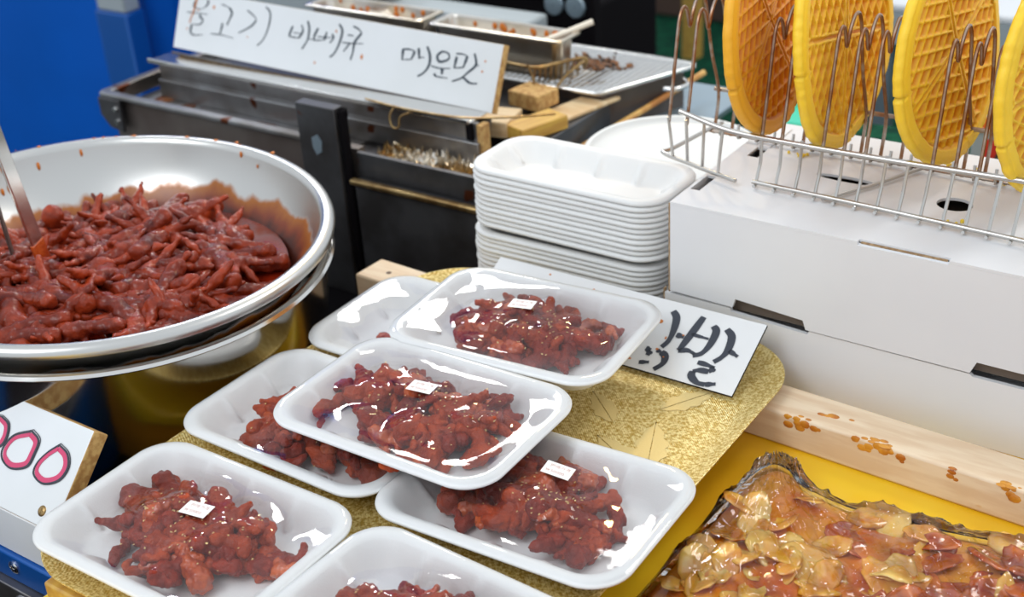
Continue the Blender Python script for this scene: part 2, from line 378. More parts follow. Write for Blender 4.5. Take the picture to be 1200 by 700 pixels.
def strip_piece(seed):
    rng = random.Random(seed); L = rng.uniform(.022, .034); body = bent(rng, L, .55); r0 = rng.uniform(.0046, .0066)
    tubes = [(body, [r0*.8, r0*1.25, r0, r0*.9])]
    for k in range(rng.choice([1, 2, 2, 3])):
        a = rng.uniform(-.7, .7)+(k-1)*.5; P = bent(rng, rng.uniform(.010, .017), .5)
        Mz = Matrix.Translation(body[-1 if k != 1 else rng.choice([2, 3])]) @ Matrix.Rotation(a, 4, 'Z')
        tubes.append(([Mz@q for q in P], [r0*.8, r0*.62, r0*.5]))
    if rng.random() < .5:
        tubes.append(([body[0], body[0]+Vector((-.002, rng.uniform(-.006, .006), 0))], [r0*1.5, r0*1.1]))
    return lump(tubes, .0012, .0017, 190, seed)
STRIPS = [strip_piece(100+i) for i in range(9)]
def foot_piece(seed, k=1.0):
    """chicken foot: shank, palm pad, three toes forward and one back, curled"""
    rng = random.Random(seed); L = rng.uniform(.034, .048); r0 = .0062
    tubes = [([Vector((-L, 0, rng.uniform(-.004, .004))), Vector((-L*.5, rng.uniform(-.004, .004), 0)), Vector((0,0,0))], [r0*1.12, r0*.95, r0*1.05, r0*1.2])]
    tubes.append(([Vector((-.003,0,0)), Vector((.005,0,-.001))], [r0*1.35, r0*1.25]))
    for a in (-.62, 0, .6):
        a += rng.uniform(-.15, .15); c = rng.uniform(-.5, .9); l = rng.uniform(.026, .036); P = [Vector((.002*math.cos(a), .004*math.sin(a), 0))]; h = 0; p = P[0].copy()
        for j in range(4):
            h += c*.32; p = p+Vector((math.cos(a)*math.cos(h), math.sin(a)*math.cos(h), -math.sin(h)))*l/4; P.append(p.copy()); a += rng.uniform(-.15, .15)
        tubes.append((P, [r0*.75, r0*.62, r0*.66, r0*.5, r0*.36]))
    tubes.append(([Vector((-.003,0,0)), Vector((-.007,.008,-.004)), Vector((-.009,.014,-.004))], [r0*.65, r0*.5, r0*.35]))
    tubes = [([q*k for q in P], [x*k for x in r]) for P, r in tubes]
    return lump(tubes, .0017*k, .0021, 110, seed, 2)
FEET = [foot_piece(300+i, 1.12) for i in range(8)]
def cut_piece(seed):
    rng = random.Random(seed); L = .05
    return lump([([Vector((0,0,0)), Vector((.02,.004,.002)), Vector((L,0,0))], [.014,.009,.008,.012])], .0024, .001, 100, seed, 2)
CUTS = [cut_piece(500+i) for i in range(2)]
def mverts(me):
    co = np.empty(len(me.vertices)*3); me.vertices.foreach_get('co', co); return co.reshape(-1, 3)
CACHE = {}
class Heap:
    """height grid used to settle pieces one on the other"""
    def __init__(s, x0, x1, y0, y1, cell, base=0.0):
        s.x0, s.y0, s.c = x0, y0, cell; s.nx = int((x1-x0)/cell)+1; s.ny = int((y1-y0)/cell)+1; s.h = np.full((s.nx, s.ny), base)
    def ij(s, x, y): return np.clip(((x-s.x0)/s.c).astype(int), 0, s.nx-1), np.clip(((y-s.y0)/s.c).astype(int), 0, s.ny-1)
    def settle(s, me, x, y, rot, q=80, scale=1.0):
        if me.name not in CACHE: CACHE[me.name] = mverts(me)[::3]
        V = CACHE[me.name]*scale @ np.array(Euler(rot).to_matrix()).T
        i, j = s.ij(V[:,0]+x, V[:,1]+y); low = V[:,2] < np.median(V[:,2])
        z = float(np.percentile((s.h[i, j]-V[:,2])[low], q)); z = max(z, float((s.h.min()-V[:,2].min())))
        np.maximum.at(s.h, (i, j), V[:,2]+z)
        return z
    def at(s, x, y):
        i, j = s.ij(np.atleast_1d(np.array(x, float)), np.atleast_1d(np.array(y, float))); return float(s.h[i[0], j[0]])

# ============================================================ FOAM TRAYS
TL, TW, TH = .105, .0735, .025
def tray_mesh(L, W, H, ribs=True, n=22, rim=.0065):
    pr = []
    r = .030
    def ring(a, b, rr, z, amp=0):
        P = rrect(a, b, rr, n); Q = []
        # densify straight sides
        out = []
        for i, p in enumerate(P):
            q = P[(i+1) % len(P)]; d = math.hypot(q[0]-p[0], q[1]-p[1]); out.append(p)
            if (i+1) % (n+1) == 0:
                k = 46
                for j in range(1, k): out.append((p[0]+(q[0]-p[0])*j/k, p[1]+(q[1]-p[1])*j/k))
        for x, y in out:
            if amp:
                s = 0
                for c in (-.045, -.0, .045):
                    if abs(y) > b-.002: s = max(s, math.exp(-((x-c*L/.105)/.0026)**2))
                for c in (-.022, .022):
                    if abs(x) > a-.002: s = max(s, math.exp(-((y-c*W/.0735)/.0026)**2))
                if abs(y) > b-.002: y -= math.copysign(amp*s, y)
                elif abs(x) > a-.002: x -= math.copysign(amp*s, x)
            Q.append((x, y, z))
        return Q
    t = .0022; am = .0050 if ribs else 0
    spec = [(.002,.002,.001,t+.0006,0),(L-.034,W-.034,.014,t+.0003,0),(L-.030,W-.030,.016,t,0),(L-.026,W-.026,.018,t+.0012,am*.5),(L-.0235,W-.0235,.0195,t+.0035,am*1.15),(L-.019,W-.019,.021,H*.45,am),(L-.0145,W-.0145,.0235,H*.72,am*.75),(L-.0115,W-.0115,.025,H*.89,am*.15),(L-.0095,W-.0095,.0262,H*.965,0),(L-.0068,W-.0068,.028,H-.0002,0),
            (L-.004,W-.004,.029,H,0),(L-.0012,W-.0012,.030,H-.0008,0),(L,W,.0305,H-.0028,0),(L-.0004,W-.0004,.0305,H-.0046,0),(L-.002,W-.002,.029,H-.0054,0),(L-.0065,W-.0065,.027,H-.0050,0),(L-.011,W-.011,.024,H*.62,0),(L-.020,W-.020,.020,H*.1,0),(L-.024,W-.024,.018,0,0),(.002,.002,.001,0,0)]
    return MB().rings([ring(*s_) for s_ in spec], True, True)
TRAY_ME = tray_mesh(TL, TW, TH).mesh('tray_body'); TRAY_ME.materials.append(M['foam'])

def font_mesh(txt, size, depth=0):
    cu = bpy.data.curves.new('t', 'FONT'); cu.body = txt; cu.size = size; cu.align_x = 'CENTER'; cu.align_y = 'CENTER'; cu.extrude = .00005; cu.resolution_u = 2
    o = bpy.data.objects.new('t', cu); col.objects.link(o); dg = bpy.context.evaluated_depsgraph_get(); dg.update()
    me = bpy.data.meshes.new_from_object(o.evaluated_get(dg)); bpy.data.objects.remove(o); me.materials.clear(); return me
LABEL_ME = MB().box(-.011,.011,-.0072,.0072,0,.0002).mesh('price_label', False); LABEL_ME.materials.append(M['paper'])
TXT1 = font_mesh('판매가격', .0044); TXT1.materials.append(M['ink_red'])
TXT2 = font_mesh('￦50000', .0044); TXT2.materials.append(M['ink_red'])
def seeds_mb(pts, rng, s=.0011):
    mb = MB()
    for p in pts:
        Mx = Matrix.Translation(p) @ Euler((rng.uniform(-.5,.5), rng.uniform(-.5,.5), rng.uniform(0, 6.3))).to_matrix().to_4x4()
        V = [Vector((s*1.35,0,0)), Vector((0,s*.75,0)), Vector((-s,0,0)), Vector((0,-s*.75,0)), Vector((0,0,s*.45)), Vector((0,0,-s*.45))]
        mb.add([Mx@v for v in V], [(0,1,4),(1,2,4),(2,3,4),(3,0,4),(1,0,5),(2,1,5),(3,2,5),(0,3,5)])
    return mb
def food_pack(seed, loc, rot, label, npieces=46, pile=(.062, .036), off=(0, 0), lab=(0, 0, 0), dens=1.0, with_label=True, peak=.0):
    rng = random.Random(seed)
    t = thing('food_pack', loc, label, 'food tray', rot=rot)
    link('tray_body', TRAY_ME, None, t)
    hp = Heap(-TL, TL, -TW, TW, .0015, .0028)
    npieces = int(npieces*1.45); pile = (pile[0]*1.10, pile[1]*1.12)
    for k in range(npieces):
        rr = math.sqrt(rng.random())**(.9 if k < npieces*.6 else 1.5); a = rng.uniform(0, 2*math.pi)
        bump_ = 1+.16*math.sin(3*a+seed)+.1*math.sin(5*a+seed*2)
        x = off[0]+pile[0]*rr*math.cos(a)*bump_; y = off[1]+pile[1]*rr*math.sin(a)*bump_
        me = rng.choice(STRIPS); ro = (rng.uniform(-.5,.5), rng.uniform(-.3,.3), rng.uniform(0, 6.3)); s_ = rng.uniform(.8, 1.12)
        z = hp.settle(me, x, y, ro, 40, s_); z = min(z, .022-.010*(((x-off[0])/pile[0])**2+((y-off[1])/pile[1])**2)+rng.uniform(-.002,.003)); z = max(z, .008)
        o = link('chicken_foot_piece', me, None, t, (x, y, z), ro); o.scale = (s_,)*3
        mt = rng.choice([M['meat'], M['meat'], M['meat_dark'], M['meat_orange']] if rng.random() < .5 else [M['meat'], M['meat_dark']])
        if not me.materials: me.materials.append(M['meat'])
        o.material_slots[0].link = 'OBJECT'; o.material_slots[0].material = mt
    H = hp.h
    H = hp.h; H[:] = .0028
    for o_ in t.children:
        if o_.name.startswith('chicken'):
            V = mverts(o_.data)*o_.scale[0] @ np.array(o_.rotation_euler.to_matrix()).T; i_, j_ = hp.ij(V[:,0]+o_.location.x, V[:,1]+o_.location.y); np.maximum.at(H, (i_, j_), V[:,2]+o_.location.z)
    # seeds
    pts = []
    while len(pts) < 85:
        x = off[0]+rng.gauss(0, pile[0]*.5); y = off[1]+rng.gauss(0, pile[1]*.5)
        if abs(x) < TL-.03 and abs(y) < TW-.028:
            z = hp.at(x, y)
            if z > .006: pts.append(Vector((x, y, z)))
    sd = obj('sesame_seeds', seeds_mb(pts, rng), M['seed'], t, local=True); sd['kind'] = 'stuff'
    # wrap film: stretched membrane over the rim that the food pushes up
    from_rim = TH+.0004; Hc = np.minimum(H, TH+.014)+.0008; F = np.full_like(H, from_rim); Hc = np.minimum(H, TH+.010)+.0008
    for it in range(260):
        G = F.copy(); G[1:-1,1:-1] = (F[:-2,1:-1]+F[2:,1:-1]+F[1:-1,:-2]+F[1:-1,2:])/4-.000012
        G = np.where(Hc > G, Hc, G); G[0,:]=G[-1,:]=from_rim; G[:,0]=G[:,-1]=from_rim; F = G
    P = rrect(TL-.004, TW-.004, .029, 22); ring = []
    for i, p in enumerate(P):
        q = P[(i+1) % len(P)]; ring.append(p)
        if (i+1) % 23 == 0:
            for j in range(1, 30): ring.append((p[0]+(q[0]-p[0])*j/30, p[1]+(q[1]-p[1])*j/30))
    rings = []
    for k in range(27):
        u = (k+.02)/26; rg = []
        for x, y in ring:
            X, Y = x*u, y*u; i = (X+TL)/.0015; j = (Y+TW)/.0015; i0, j0 = int(min(i, hp.nx-2)), int(min(j, hp.ny-2)); fi, fj = i-i0, j-j0
            z = F[i0,j0]*(1-fi)*(1-fj)+F[i0+1,j0]*fi*(1-fj)+F[i0,j0+1]*(1-fi)*fj+F[i0+1,j0+1]*fi*fj
            z = z*(1-u**6)+(from_rim+.0002)*u**6
            z += .0009*noise.noise(Vector((X*30+seed, Y*30, 0)))*(1-u**4)
            rg.append((X, Y, z))
        rings.append(rg)
    for dx, z, am in ((.0020,TH-.0002,0),(.0034,TH-.0009,0)):
        rg = []
        for (x, y) in ring:
            l = math.hypot(x, y); nx_ = x*(TL-.004+dx)/(TL-.004); ny_ = y*(TW-.004+dx)/(TW-.004)
            w_ = am*noise.noise(Vector((x*160, y*160, seed)))
            rg.append((nx_+w_*2*x/l, ny_+w_*2*y/l, z+w_))
        rings.append(rg)
    link('wrap_film', MB().rings(rings, True).mesh('wrap_film'), M['film'], t)
    if with_label:
        x, y, a = lab
        def fh(x, y): return F[int((x+TL)/.0015), int((y+TW)/.0015)]
        e = .009; z = max(fh(x+sx*e, y+sy*.006) for sx in (-1,0,1) for sy in (-1,0,1))+.0008
        gx = (fh(x+e, y)-fh(x-e, y))/(2*e)
        lb = link('price_label', LABEL_ME, None, t, (x, y, z), (0, -math.atan(gx)*.7, a))
        link('printed_price', TXT1, None, lb, (.0005, .0028, .0002)); link('printed_price', TXT2, None, lb, (-.0015, -.003, .0002))
    return t
food_pack(1, (-.634,.463,.001), (0,0,R(.4)), 'wrapped food pack at the near left corner of the gold tray', 50, (.063,.037), lab=(.002,.006,.15))
food_pack(2, (-.6445,.619,.001), (0,0,R(-.7)), 'wrapped food pack half hidden beneath the upper middle pack, left side', 46, (.060,.034), off=(.004,-.004), with_label=False)
food_pack(3, (-.4385,.6155,.0035), (0,R(-1.8),R(1.1)), 'wrapped food pack at the right edge of the gold tray, near the bag', 50, (.060,.037), lab=(.012,.016,.12))
food_pack(4, (-.4235,.4605,.001), (0,0,R(-2.4)), 'wrapped food pack nearest the camera, cut by the lower picture edge', 44, (.056,.034), off=(.0,.002), with_label=False)
food_pack(5, (-.557,.6385,.0278), (0,0,R(.8)), 'wrapped food pack lying across the two packs in the middle', 50, (.066,.037), lab=(-.006,.010,.1))
food_pack(6, (-.5575,.7835,.0300), (0,R(-.2),R(4.5)), 'wrapped food pack on top at the back, beside the white sign', 48, (.060,.034), off=(.004,-.002), lab=(-.006,.008,.12))
food_pack(8, (-.648,.7745,.001), (0,0,R(.5)), 'nearly empty foam pack at the back left under the top pack', 8, (.020,.014), off=(.010,-.002), with_label=False)
sp8 = [c for c in bpy.data.objects if c.name.startswith('food_pack') and 'nearly empty' in c.get('label', '')][0]
mb = MB(); rng = random.Random(4)
for k in range(26):
    x = -.036+rng.gauss(0,.010); y = -.004+rng.gauss(0,.010); s_ = rng.uniform(.0015,.005)
    mb.lathe([(s_*math.sin(b_), -s_*math.cos(b_)) for b_ in (.05,.8,1.57,2.3,3.09)], 9, Matrix.Translation((x,y,.0030))@Matrix.Diagonal((1.3,.9,.25,1)))
M['chilli'] = mat('chilli_sauce', (.55,.09,.01), .25)
obj('chilli_smear', mb, M['chilli'], sp8, smooth=True, local=True)['kind'] = 'stuff'
for (x, y, r_) in ((-.040,-.014,.3),(-.024,-.004,2.),(-.034,.006,1.1)):
    o = link('chicken_foot_piece', STRIPS[2], None, sp8, (x, y, .009), (0,0,r_)); o.material_slots[0].link = 'OBJECT'; o.material_slots[0].material = M['meat_orange']; o.scale = (.7,.7,.7)

# ============================================================ SIGNS: brush strokes as (width, points) in mm on each board
S1= [('불', [(2.2, [(31.5, 67.2), (29.0, 58.9), (33.5, 56.7)]), (2.2, [(53.5, 69.9), (54.4, 65.6), (50.5, 60.6)]), (0.7, [(33.5, 56.7), (41.6, 56.6), (50.6, 60.0)]), (0.9, [(17.0, 49.4), (34.7, 50.6), (57.1, 51.3)]), (2, [(42.1, 49.9), (43.6, 46.1), (49.2, 42.4), (44.8, 36.1)]), (1, [(44.8, 36.1), (29.6, 34.6)]), (2.2, [(29.6, 34.6), (28.6, 27.1), (30.3, 22.7), (37.1, 21.2)]), (0.9, [(37.1, 21.2), (52.8, 23.8)])]), ('고', [(1, [(79.4, 67.6), (87.5, 66.4), (94.0, 65.1)]), (2.2, [(94.0, 65.1), (99.8, 59.2), (98.1, 52.3), (93.8, 42.2)]), (2, [(85.6, 43.9), (84.8, 35.9), (83.1, 28.4)]), (0.9, [(66.6, 27.2), (87.0, 28.4), (108.5, 27.0)])]), ('기', [(1.2, [(126.3, 65.9), (134.6, 62.6), (141.4, 59.1), (144.5, 55.1)]), (1.7, [(144.5, 55.1), (136.3, 46.3), (116.9, 35.4)]), (1.6, [(158.0, 74.4), (165.9, 68.9), (168.0, 58.3), (165.6, 43.8), (160.4, 32.1), (152.2, 23.8)])]), ('바', [(2, [(208.1, 56.7), (204.4, 44.9), (208.3, 42.9)]), (1.2, [(208.3, 42.9), (221.0, 43.4)]), (2, [(221.0, 43.4), (225.9, 52.9), (222.7, 60.0)]), (0.8, [(210.5, 48.9), (226.6, 49.2)]), (2.1, [(231.6, 66.2), (236.0, 56.8), (235.5, 42.9), (228.6, 30.6)])]), ('베', [(2.2, [(250.4, 60.0), (245.9, 49.4), (247.0, 44.0)]), (1, [(247.0, 44.0), (263.1, 46.9)]), (2.2, [(263.1, 46.9), (265.1, 57.1)]), (0.9, [(250.9, 49.5), (265.7, 50.3), (276.9, 51.9)]), (1.9, [(274.4, 55.9), (277.0, 51.3), (272.6, 44.5)]), (2.2, [(283.1, 69.4), (289.6, 61.7), (287.8, 46.7), (282.3, 33.5), (276.1, 27.3)]), (0.8, [(235.1, 44.8), (246.9, 44.6)])]), ('큐', [(1.5, [(305.7, 69.8), (314.2, 67.6), (320.6, 63.6)]), (2.2, [(320.6, 63.6), (311.9, 51.4), (311.2, 39.0), (309.3, 28.9)]), (1.2, [(299.2, 58.2), (308.8, 58.5)]), (1.1, [(292.4, 48.0), (308.3, 49.0), (325.5, 51.2)]), (1.4, [(303.8, 47.8), (296.2, 37.4)])]), ('마', [(2.6, [(387.0, 54.1), (388.1, 41.1)]), (1.5, [(387.1, 53.5), (396.7, 54.7), (405.0, 53.6)]), (2.3, [(405.0, 53.6), (401.5, 43.5)]), (1, [(401.5, 43.5), (388.1, 41.1)]), (2.5, [(409.8, 58.1), (413.1, 45.8)]), (1, [(413.5, 47.8), (420.6, 48.5)]), (2.4, [(421.8, 61.8), (427.9, 51.9), (428.7, 40.6), (422.7, 30.7), (415.0, 25.4)])]), ('운', [(2.2, [(444.6, 59.4), (438.7, 53.5), (441.5, 47.6), (447.8, 47.9), (455.5, 52.2), (453.5, 58.2), (444.6, 59.4)]), (1.2, [(431.9, 40.4), (444.8, 39.5), (460.1, 41.6)]), (3, [(448.7, 39.8), (449.4, 33.0)]), (2.2, [(437.7, 31.8), (442.2, 29.3)]), (1.1, [(442.2, 29.3), (458.7, 29.8)])]), ('맛', [(2.6, [(466.4, 56.3), (465.3, 43.0)]), (1.3, [(464.9, 59.6), (473.3, 60.5), (481.2, 59.2)]), (2.4, [(481.2, 59.2), (478.0, 45.6)]), (1.2, [(478.0, 45.6), (465.4, 42.8)]), (2.1, [(490.3, 63.6), (494.3, 55.5), (494.1, 49.3), (485.2, 40.5), (477.5, 33.0), (465.5, 27.3)]), (1, [(495.3, 51.0), (499.9, 50.8)]), (2, [(479.5, 34.6), (490.6, 29.5), (501.2, 30.3)])])]
S3= [('닭', [(5, [(192.2, 65.1), (198.0, 59.6), (201.1, 48.5), (202.0, 35.6), (198.8, 27.0)]), (4, [(205.9, 42.8), (213.4, 42.5)])]), ('발', [(5, [(221.2, 67.2), (218.2, 47.8), (215.4, 31.6), (214.3, 28.3)]), (3.5, [(214.6, 27.8), (222.0, 30.7), (229.9, 29.1)]), (5, [(233.5, 60.7), (238.1, 56.2), (238.7, 43.5), (235.7, 32.1), (228.9, 27.0)]), (2.5, [(218.5, 47.2), (235.0, 47.0)]), (5, [(246.1, 61.0), (253.3, 55.0), (255.6, 41.8), (253.5, 33.1), (248.9, 26.5)]), (3.5, [(256.9, 41.1), (266.4, 37.7)])]), ('ㄹ', [(3.5, [(236.0, 22.2), (243.8, 22.2), (252.1, 21.2)]), (4.5, [(252.1, 21.2), (249.0, 16.1)]), (4, [(249.0, 16.1), (241.0, 15.3), (235.6, 12.5)]), (5, [(235.6, 12.5), (236.8, 7.4), (244.2, 3.1), (251.2, 3.4)]), (3.5, [(251.2, 3.4), (259.8, 6.8)])]), ('ㄱ', [(3, [(196.1, 22.8), (200.8, 22.2)]), (5, [(200.8, 22.2), (206.1, 19.0), (207.2, 11.6), (202.2, 3.8)]), (4, [(185.9, 21.7), (191.2, 21.3)]), (4.5, [(190.9, 20.5), (190.3, 15.4)]), (3, [(186.3, 6.7), (195.1, 9.5)])])]
PZ= [('0', [(3, [(124.5, 63.8), (133.1, 60.8), (136.5, 52.9), (134.4, 45.6), (125.1, 41.7), (114.9, 44.2), (110.0, 51.7), (113.8, 61.8), (124.5, 63.8)])]), ('0', [(3, [(163.8, 62.1), (172.7, 58.2), (173.7, 48.7), (171.5, 39.4), (158.4, 34.2), (147.1, 37.3), (143.8, 44.0), (148.9, 54.4), (163.8, 62.1)])]), ('0', [(3, [(199.7, 61.0), (209.6, 57.6), (214.5, 49.5), (211.0, 39.9), (198.9, 34.0), (187.6, 36.8), (186.4, 44.0), (191.8, 53.2), (199.7, 61.0)])])]
def ribbon(strokes, o0, eu, ev, lift):
    nrm = eu.cross(ev).normalized()
    if nrm.y > 0: nrm = -nrm
    mb = MB()
    for w_, P in strokes:
        P = catmull([Vector((a, b, 0)) for a, b in P], 7); n = len(P)
        for z0 in (lift,):
            A, B, A2, B2 = [], [], [], []
            for i, p in enumerate(P):
                d = (P[min(i+1, n-1)]-P[max(i-1, 0)]).normalized(); q = Vector((-d.y, d.x, 0)); k = i/(n-1)
                ww = w_*.70*(.62+.38*math.sin(math.pi*min(1, k*1.25+.12)))
                for L_, s in ((A, 1), (B, -1)): c = p+q*ww*s; L_.append(o0+eu*c.x*.001+ev*c.y*.001+nrm*z0)
            mb.rings([[a-nrm*.0004 for a in A], A, B, [b-nrm*.0004 for b in B]], closed=False)
    return mb
def spots(mb, L, o0, eu, ev, lift):
    nrm = eu.cross(ev).normalized()
    if nrm.y > 0: nrm = -nrm
    for a, b, ra, rb in L:
        n = 12; c = o0+eu*a*.001+ev*b*.001
        ring = [c+eu*ra*.001*math.cos(2*math.pi*k/n)*(1+.2*math.sin(k*2.3))+ev*rb*.001*math.sin(2*math.pi*k/n) for k in range(n)]
        mb.rings([[p for p in ring], [c+(p-c)*.8+nrm*(lift) for p in ring]], capb=True)
    return mb
def slab(o0, eu, ev, w_, h_, th, nrm, x0=0.0, y0=0.0):
    """board whose face is in the plane o0,eu,ev and whose body lies behind it"""
    mb = MB(); vs = []
    for z in (0, -th):
        for a, b in ((x0, y0), (w_, y0), (w_, h_), (x0, h_)): vs.append(o0+eu*a+ev*b+nrm*z)
    return mb.add(vs, [(0,1,2,3),(7,6,5,4),(0,4,5,1),(1,5,6,2),(2,6,7,3),(3,7,4,0)])
def split_edge(o, face_mat, edge_mat, nrm):
    o.data.materials.clear(); o.data.materials.append(edge_mat); o.data.materials.append(face_mat)
    for p in o.data.polygons: p.material_index = 1 if abs(p.normal.dot(nrm)) > .9 else 0
M['spot'] = mat('dried_orange_sauce', (.60,.17,.01), .35)

# --- grill sign
eu = Vector((.99981232,0,-.01937326)); ev = Vector((.01786987,.38623936,.92222547)).normalized(); o1 = Vector((-1.3646,1.1358,.0852)); nr = eu.cross(ev)
nr = -nr if nr.y > 0 else nr
t = thing('grill_sign', tuple(o1+eu*.26), 'long white board with black Korean writing leaning on the grill', 'sign')
ob = obj('sign_board', slab(o1, eu, ev, .528, .079, .012, nr), M['board'], t, bevel=.0006); split_edge(ob, M['board'], M['board_edge'], nr)
for ch, st in S1: obj('letter', ribbon(st, o1, eu, ev, .0006), M['marker_blue'], t, smooth=False)
mb = spots(MB(), [(66,62,1.6,2.6),(38,55,1,1.4),(280,60,.9,2.2),(253,17,1,1.8),(326,35,1.8,3.4),(507,57,1.2,1.4),(505,45,1.2,1.4),(22,28,1,1.3),(133,32,.8,1)], o1, eu, ev, .0008)
obj('sauce_spots', mb, M['spot'], t)['kind'] = 'stuff'
obj('sauce_run', ribbon([(1.6, [(36,84),(33,68),(30,52),(27,44),(25,36)])], o1, eu, ev, .0009), M['spot'], t)

# --- chicken feet sign
eu = Vector((1,0,0)); ev = Vector((0,.067,.034)).normalized(); o3 = Vector((-.663,.831,.004)); nr = -eu.cross(ev)
nr = -nr if nr.y > 0 else nr
t = thing('chicken_feet_sign', (-.52,.831,.004), 'white sheet sign with black Korean letters leaning behind the top pack', 'sign')
ob = obj('sign_board', slab(o3, eu, ev, .2775, .0755, .0025, nr), M['board3'], t, bevel=.0003); split_edge(ob, M['board3'], M['black'], nr)
for ch, st in S3: obj('letter', ribbon(st, o3, eu, ev, .0006), M['marker'], t)
mb = spots(MB(), [(186,52,2.2,2.2),(196,24,1.6,1.2),(198,37,.8,1.6),(212,44,.8,1.2),(60,70,1,1),(110,66,1.4,1),(205,18,.8,.8),(176,8,2,1)], o3, eu, ev, .0007)
obj('sauce_spots', mb, M['spot'], t)['kind'] = 'stuff'

# --- price board
eu = Vector((1,0,0)); ev = Vector((0,.945,1)).normalized(); op = Vector((-1.0,.4358,-.02)); nr = -eu.cross(ev)
nr = -nr if nr.y > 0 else nr
t = thing('price_board', (-.9,.4358,-.065), 'tilted white price board with pink zeros beside the bowl', 'price sign')
ob = obj('sign_board', slab(op, eu, ev, .2285, .0845, .016, nr, x0=-.10), M['board'], t, bevel=.0012); split_edge(ob, M['board'], M['board_edge'], nr)
for ch, st in PZ:
    pts = st[0][1]; cx = sum(p[0] for p in pts[:-1])/(len(pts)-1); cy = sum(p[1] for p in pts[:-1])/(len(pts)-1)
    dg = obj('digit_zero', ribbon([(3.6, [(p[0], p[1]) for p in pts])], op, eu, ev, .0006), M['pink'], t)
    for k, (s, ww) in enumerate(((1.20, 1.3), (1.28, .5))):
        ol = ribbon([(ww, [(cx+(p[0]-cx)*s+k*.6, cy+(p[1]-cy)*s+k*.5) for p in pts])], op, eu, ev, .0008)
        obj('digit_outline', ol, M['marker'], t)
obj('lower_panel', MB().box(-1.1, -.762, .436, .448, -.066, -.021), M['board'], t, bevel=.001)
def screw(p, r, parent, m=M['wood_yellow'], ax=None):
    Mx = Matrix.Translation(p) @ ax; mb = MB().lathe([(0,.0012),(r*.35,.0014),(r*.8,.0009),(r,0),(r,-.0015)], 16, Mx)
    mb.box(-r*.5, r*.5, -r*.09, r*.09, .0013, .0017, Mx); mb.box(-r*.09, r*.09, -r*.5, r*.5, .0013, .0017, Mx)
    return obj('screw', mb, m, parent, smooth=True)
axp = nr.to_track_quat('Z', 'Y').to_matrix().to_4x4()
screw(op+eu*.209+ev*.012, .0045, t, M['wire_brown'], axp)
obj('blue_reflector_sheet', MB().box(-1.1, -.74, .4525, .455, -.14, -.03), M['blue_paint'], t)  # unseen blue sheet added so the pot wall mirrors blue
t = thing('stall_frame', (-.9,.43,-.14), 'blue painted steel frame under the price board, lower left corner', 'frame')
obj('blue_rail', MB().box(-1.2, -.735, .432, .452, -.095, -.0665), M['blue_paint'], t, bevel=.002)
obj('steel_panel', MB().box(-1.2, -.735, .425, .434, -.14, -.095), M['grey_metal'], t, bevel=.001)
axf = Matrix.Rotation(R(90), 4, 'X')
screw(Vector((-.835,.431,-.078)), .006, t, M['steel'], axf)
obj('knob', MB().lathe([(0,.006),(.010,.006),(.013,.003),(.014,0)], 24, Matrix.Translation((-.822,.425,-.112)) @ axf), M['grey_metal'], t, smooth=True)
# unseen blue crate, added to give the pot wall a blue reflection
t = thing('reflection_crate', (-1.07,.30,-.14), 'unseen blue plastic crate added left of the frame for its reflection', 'crate')
for a in ((-1.22,-.92,.24,.246),(-1.22,-.92,.40,.406)): obj('crate_side', MB().box(a[0],a[1],a[2],a[3],-.14,-.015), M['blue_paint'], t, bevel=.002)
for a in ((-1.22,-1.214),(-.926,-.92)): obj('crate_side', MB().box(a[0],a[1],.246,.40,-.14,-.015), M['blue_paint'], t, bevel=.002)
obj('crate_floor', MB().box(-1.214,-.926,.246,.40,-.14,-.134), M['blue_paint'], t)

# ============================================================ BOWL OF STEW
BC = Vector((-.963,.674,.1)); BT = Vector((.067,.0146,1)).normalized()
BM = Matrix.Translation(BC) @ BT.to_track_quat('Z', 'Y').to_matrix().to_4x4()
BRv = .2206
t = thing('stew_bowl', (BC.x, BC.y, -.12), 'large stainless steel bowl of red chicken feet stew', 'bowl')
prof = [(.001,-.108),(.06,-.106),(.10,-.100),(.145,-.082),(.165,-.067),(.180,-.053),(.192,-.038),(.2000,-.022),(.2040,-.011),(.2058,-.005),(.2072,-.0002),(.2110,.0020),(.2160,.0015),(BRv-.0012,-.0012),(BRv,-.0045),(BRv-.0006,-.0078),(BRv-.0040,-.0092),(.2110,-.0088),(.2075,-.012),(.2035,-.023),(.195,-.040),(.183,-.056),(.168,-.070),(.148,-.085),(.10,-.103),(.001,-.111)]
M['bowl_in'] = mat('bowl_inner_steel', (.72,.70,.67), .3, 1, bump=.03, bscale=20)
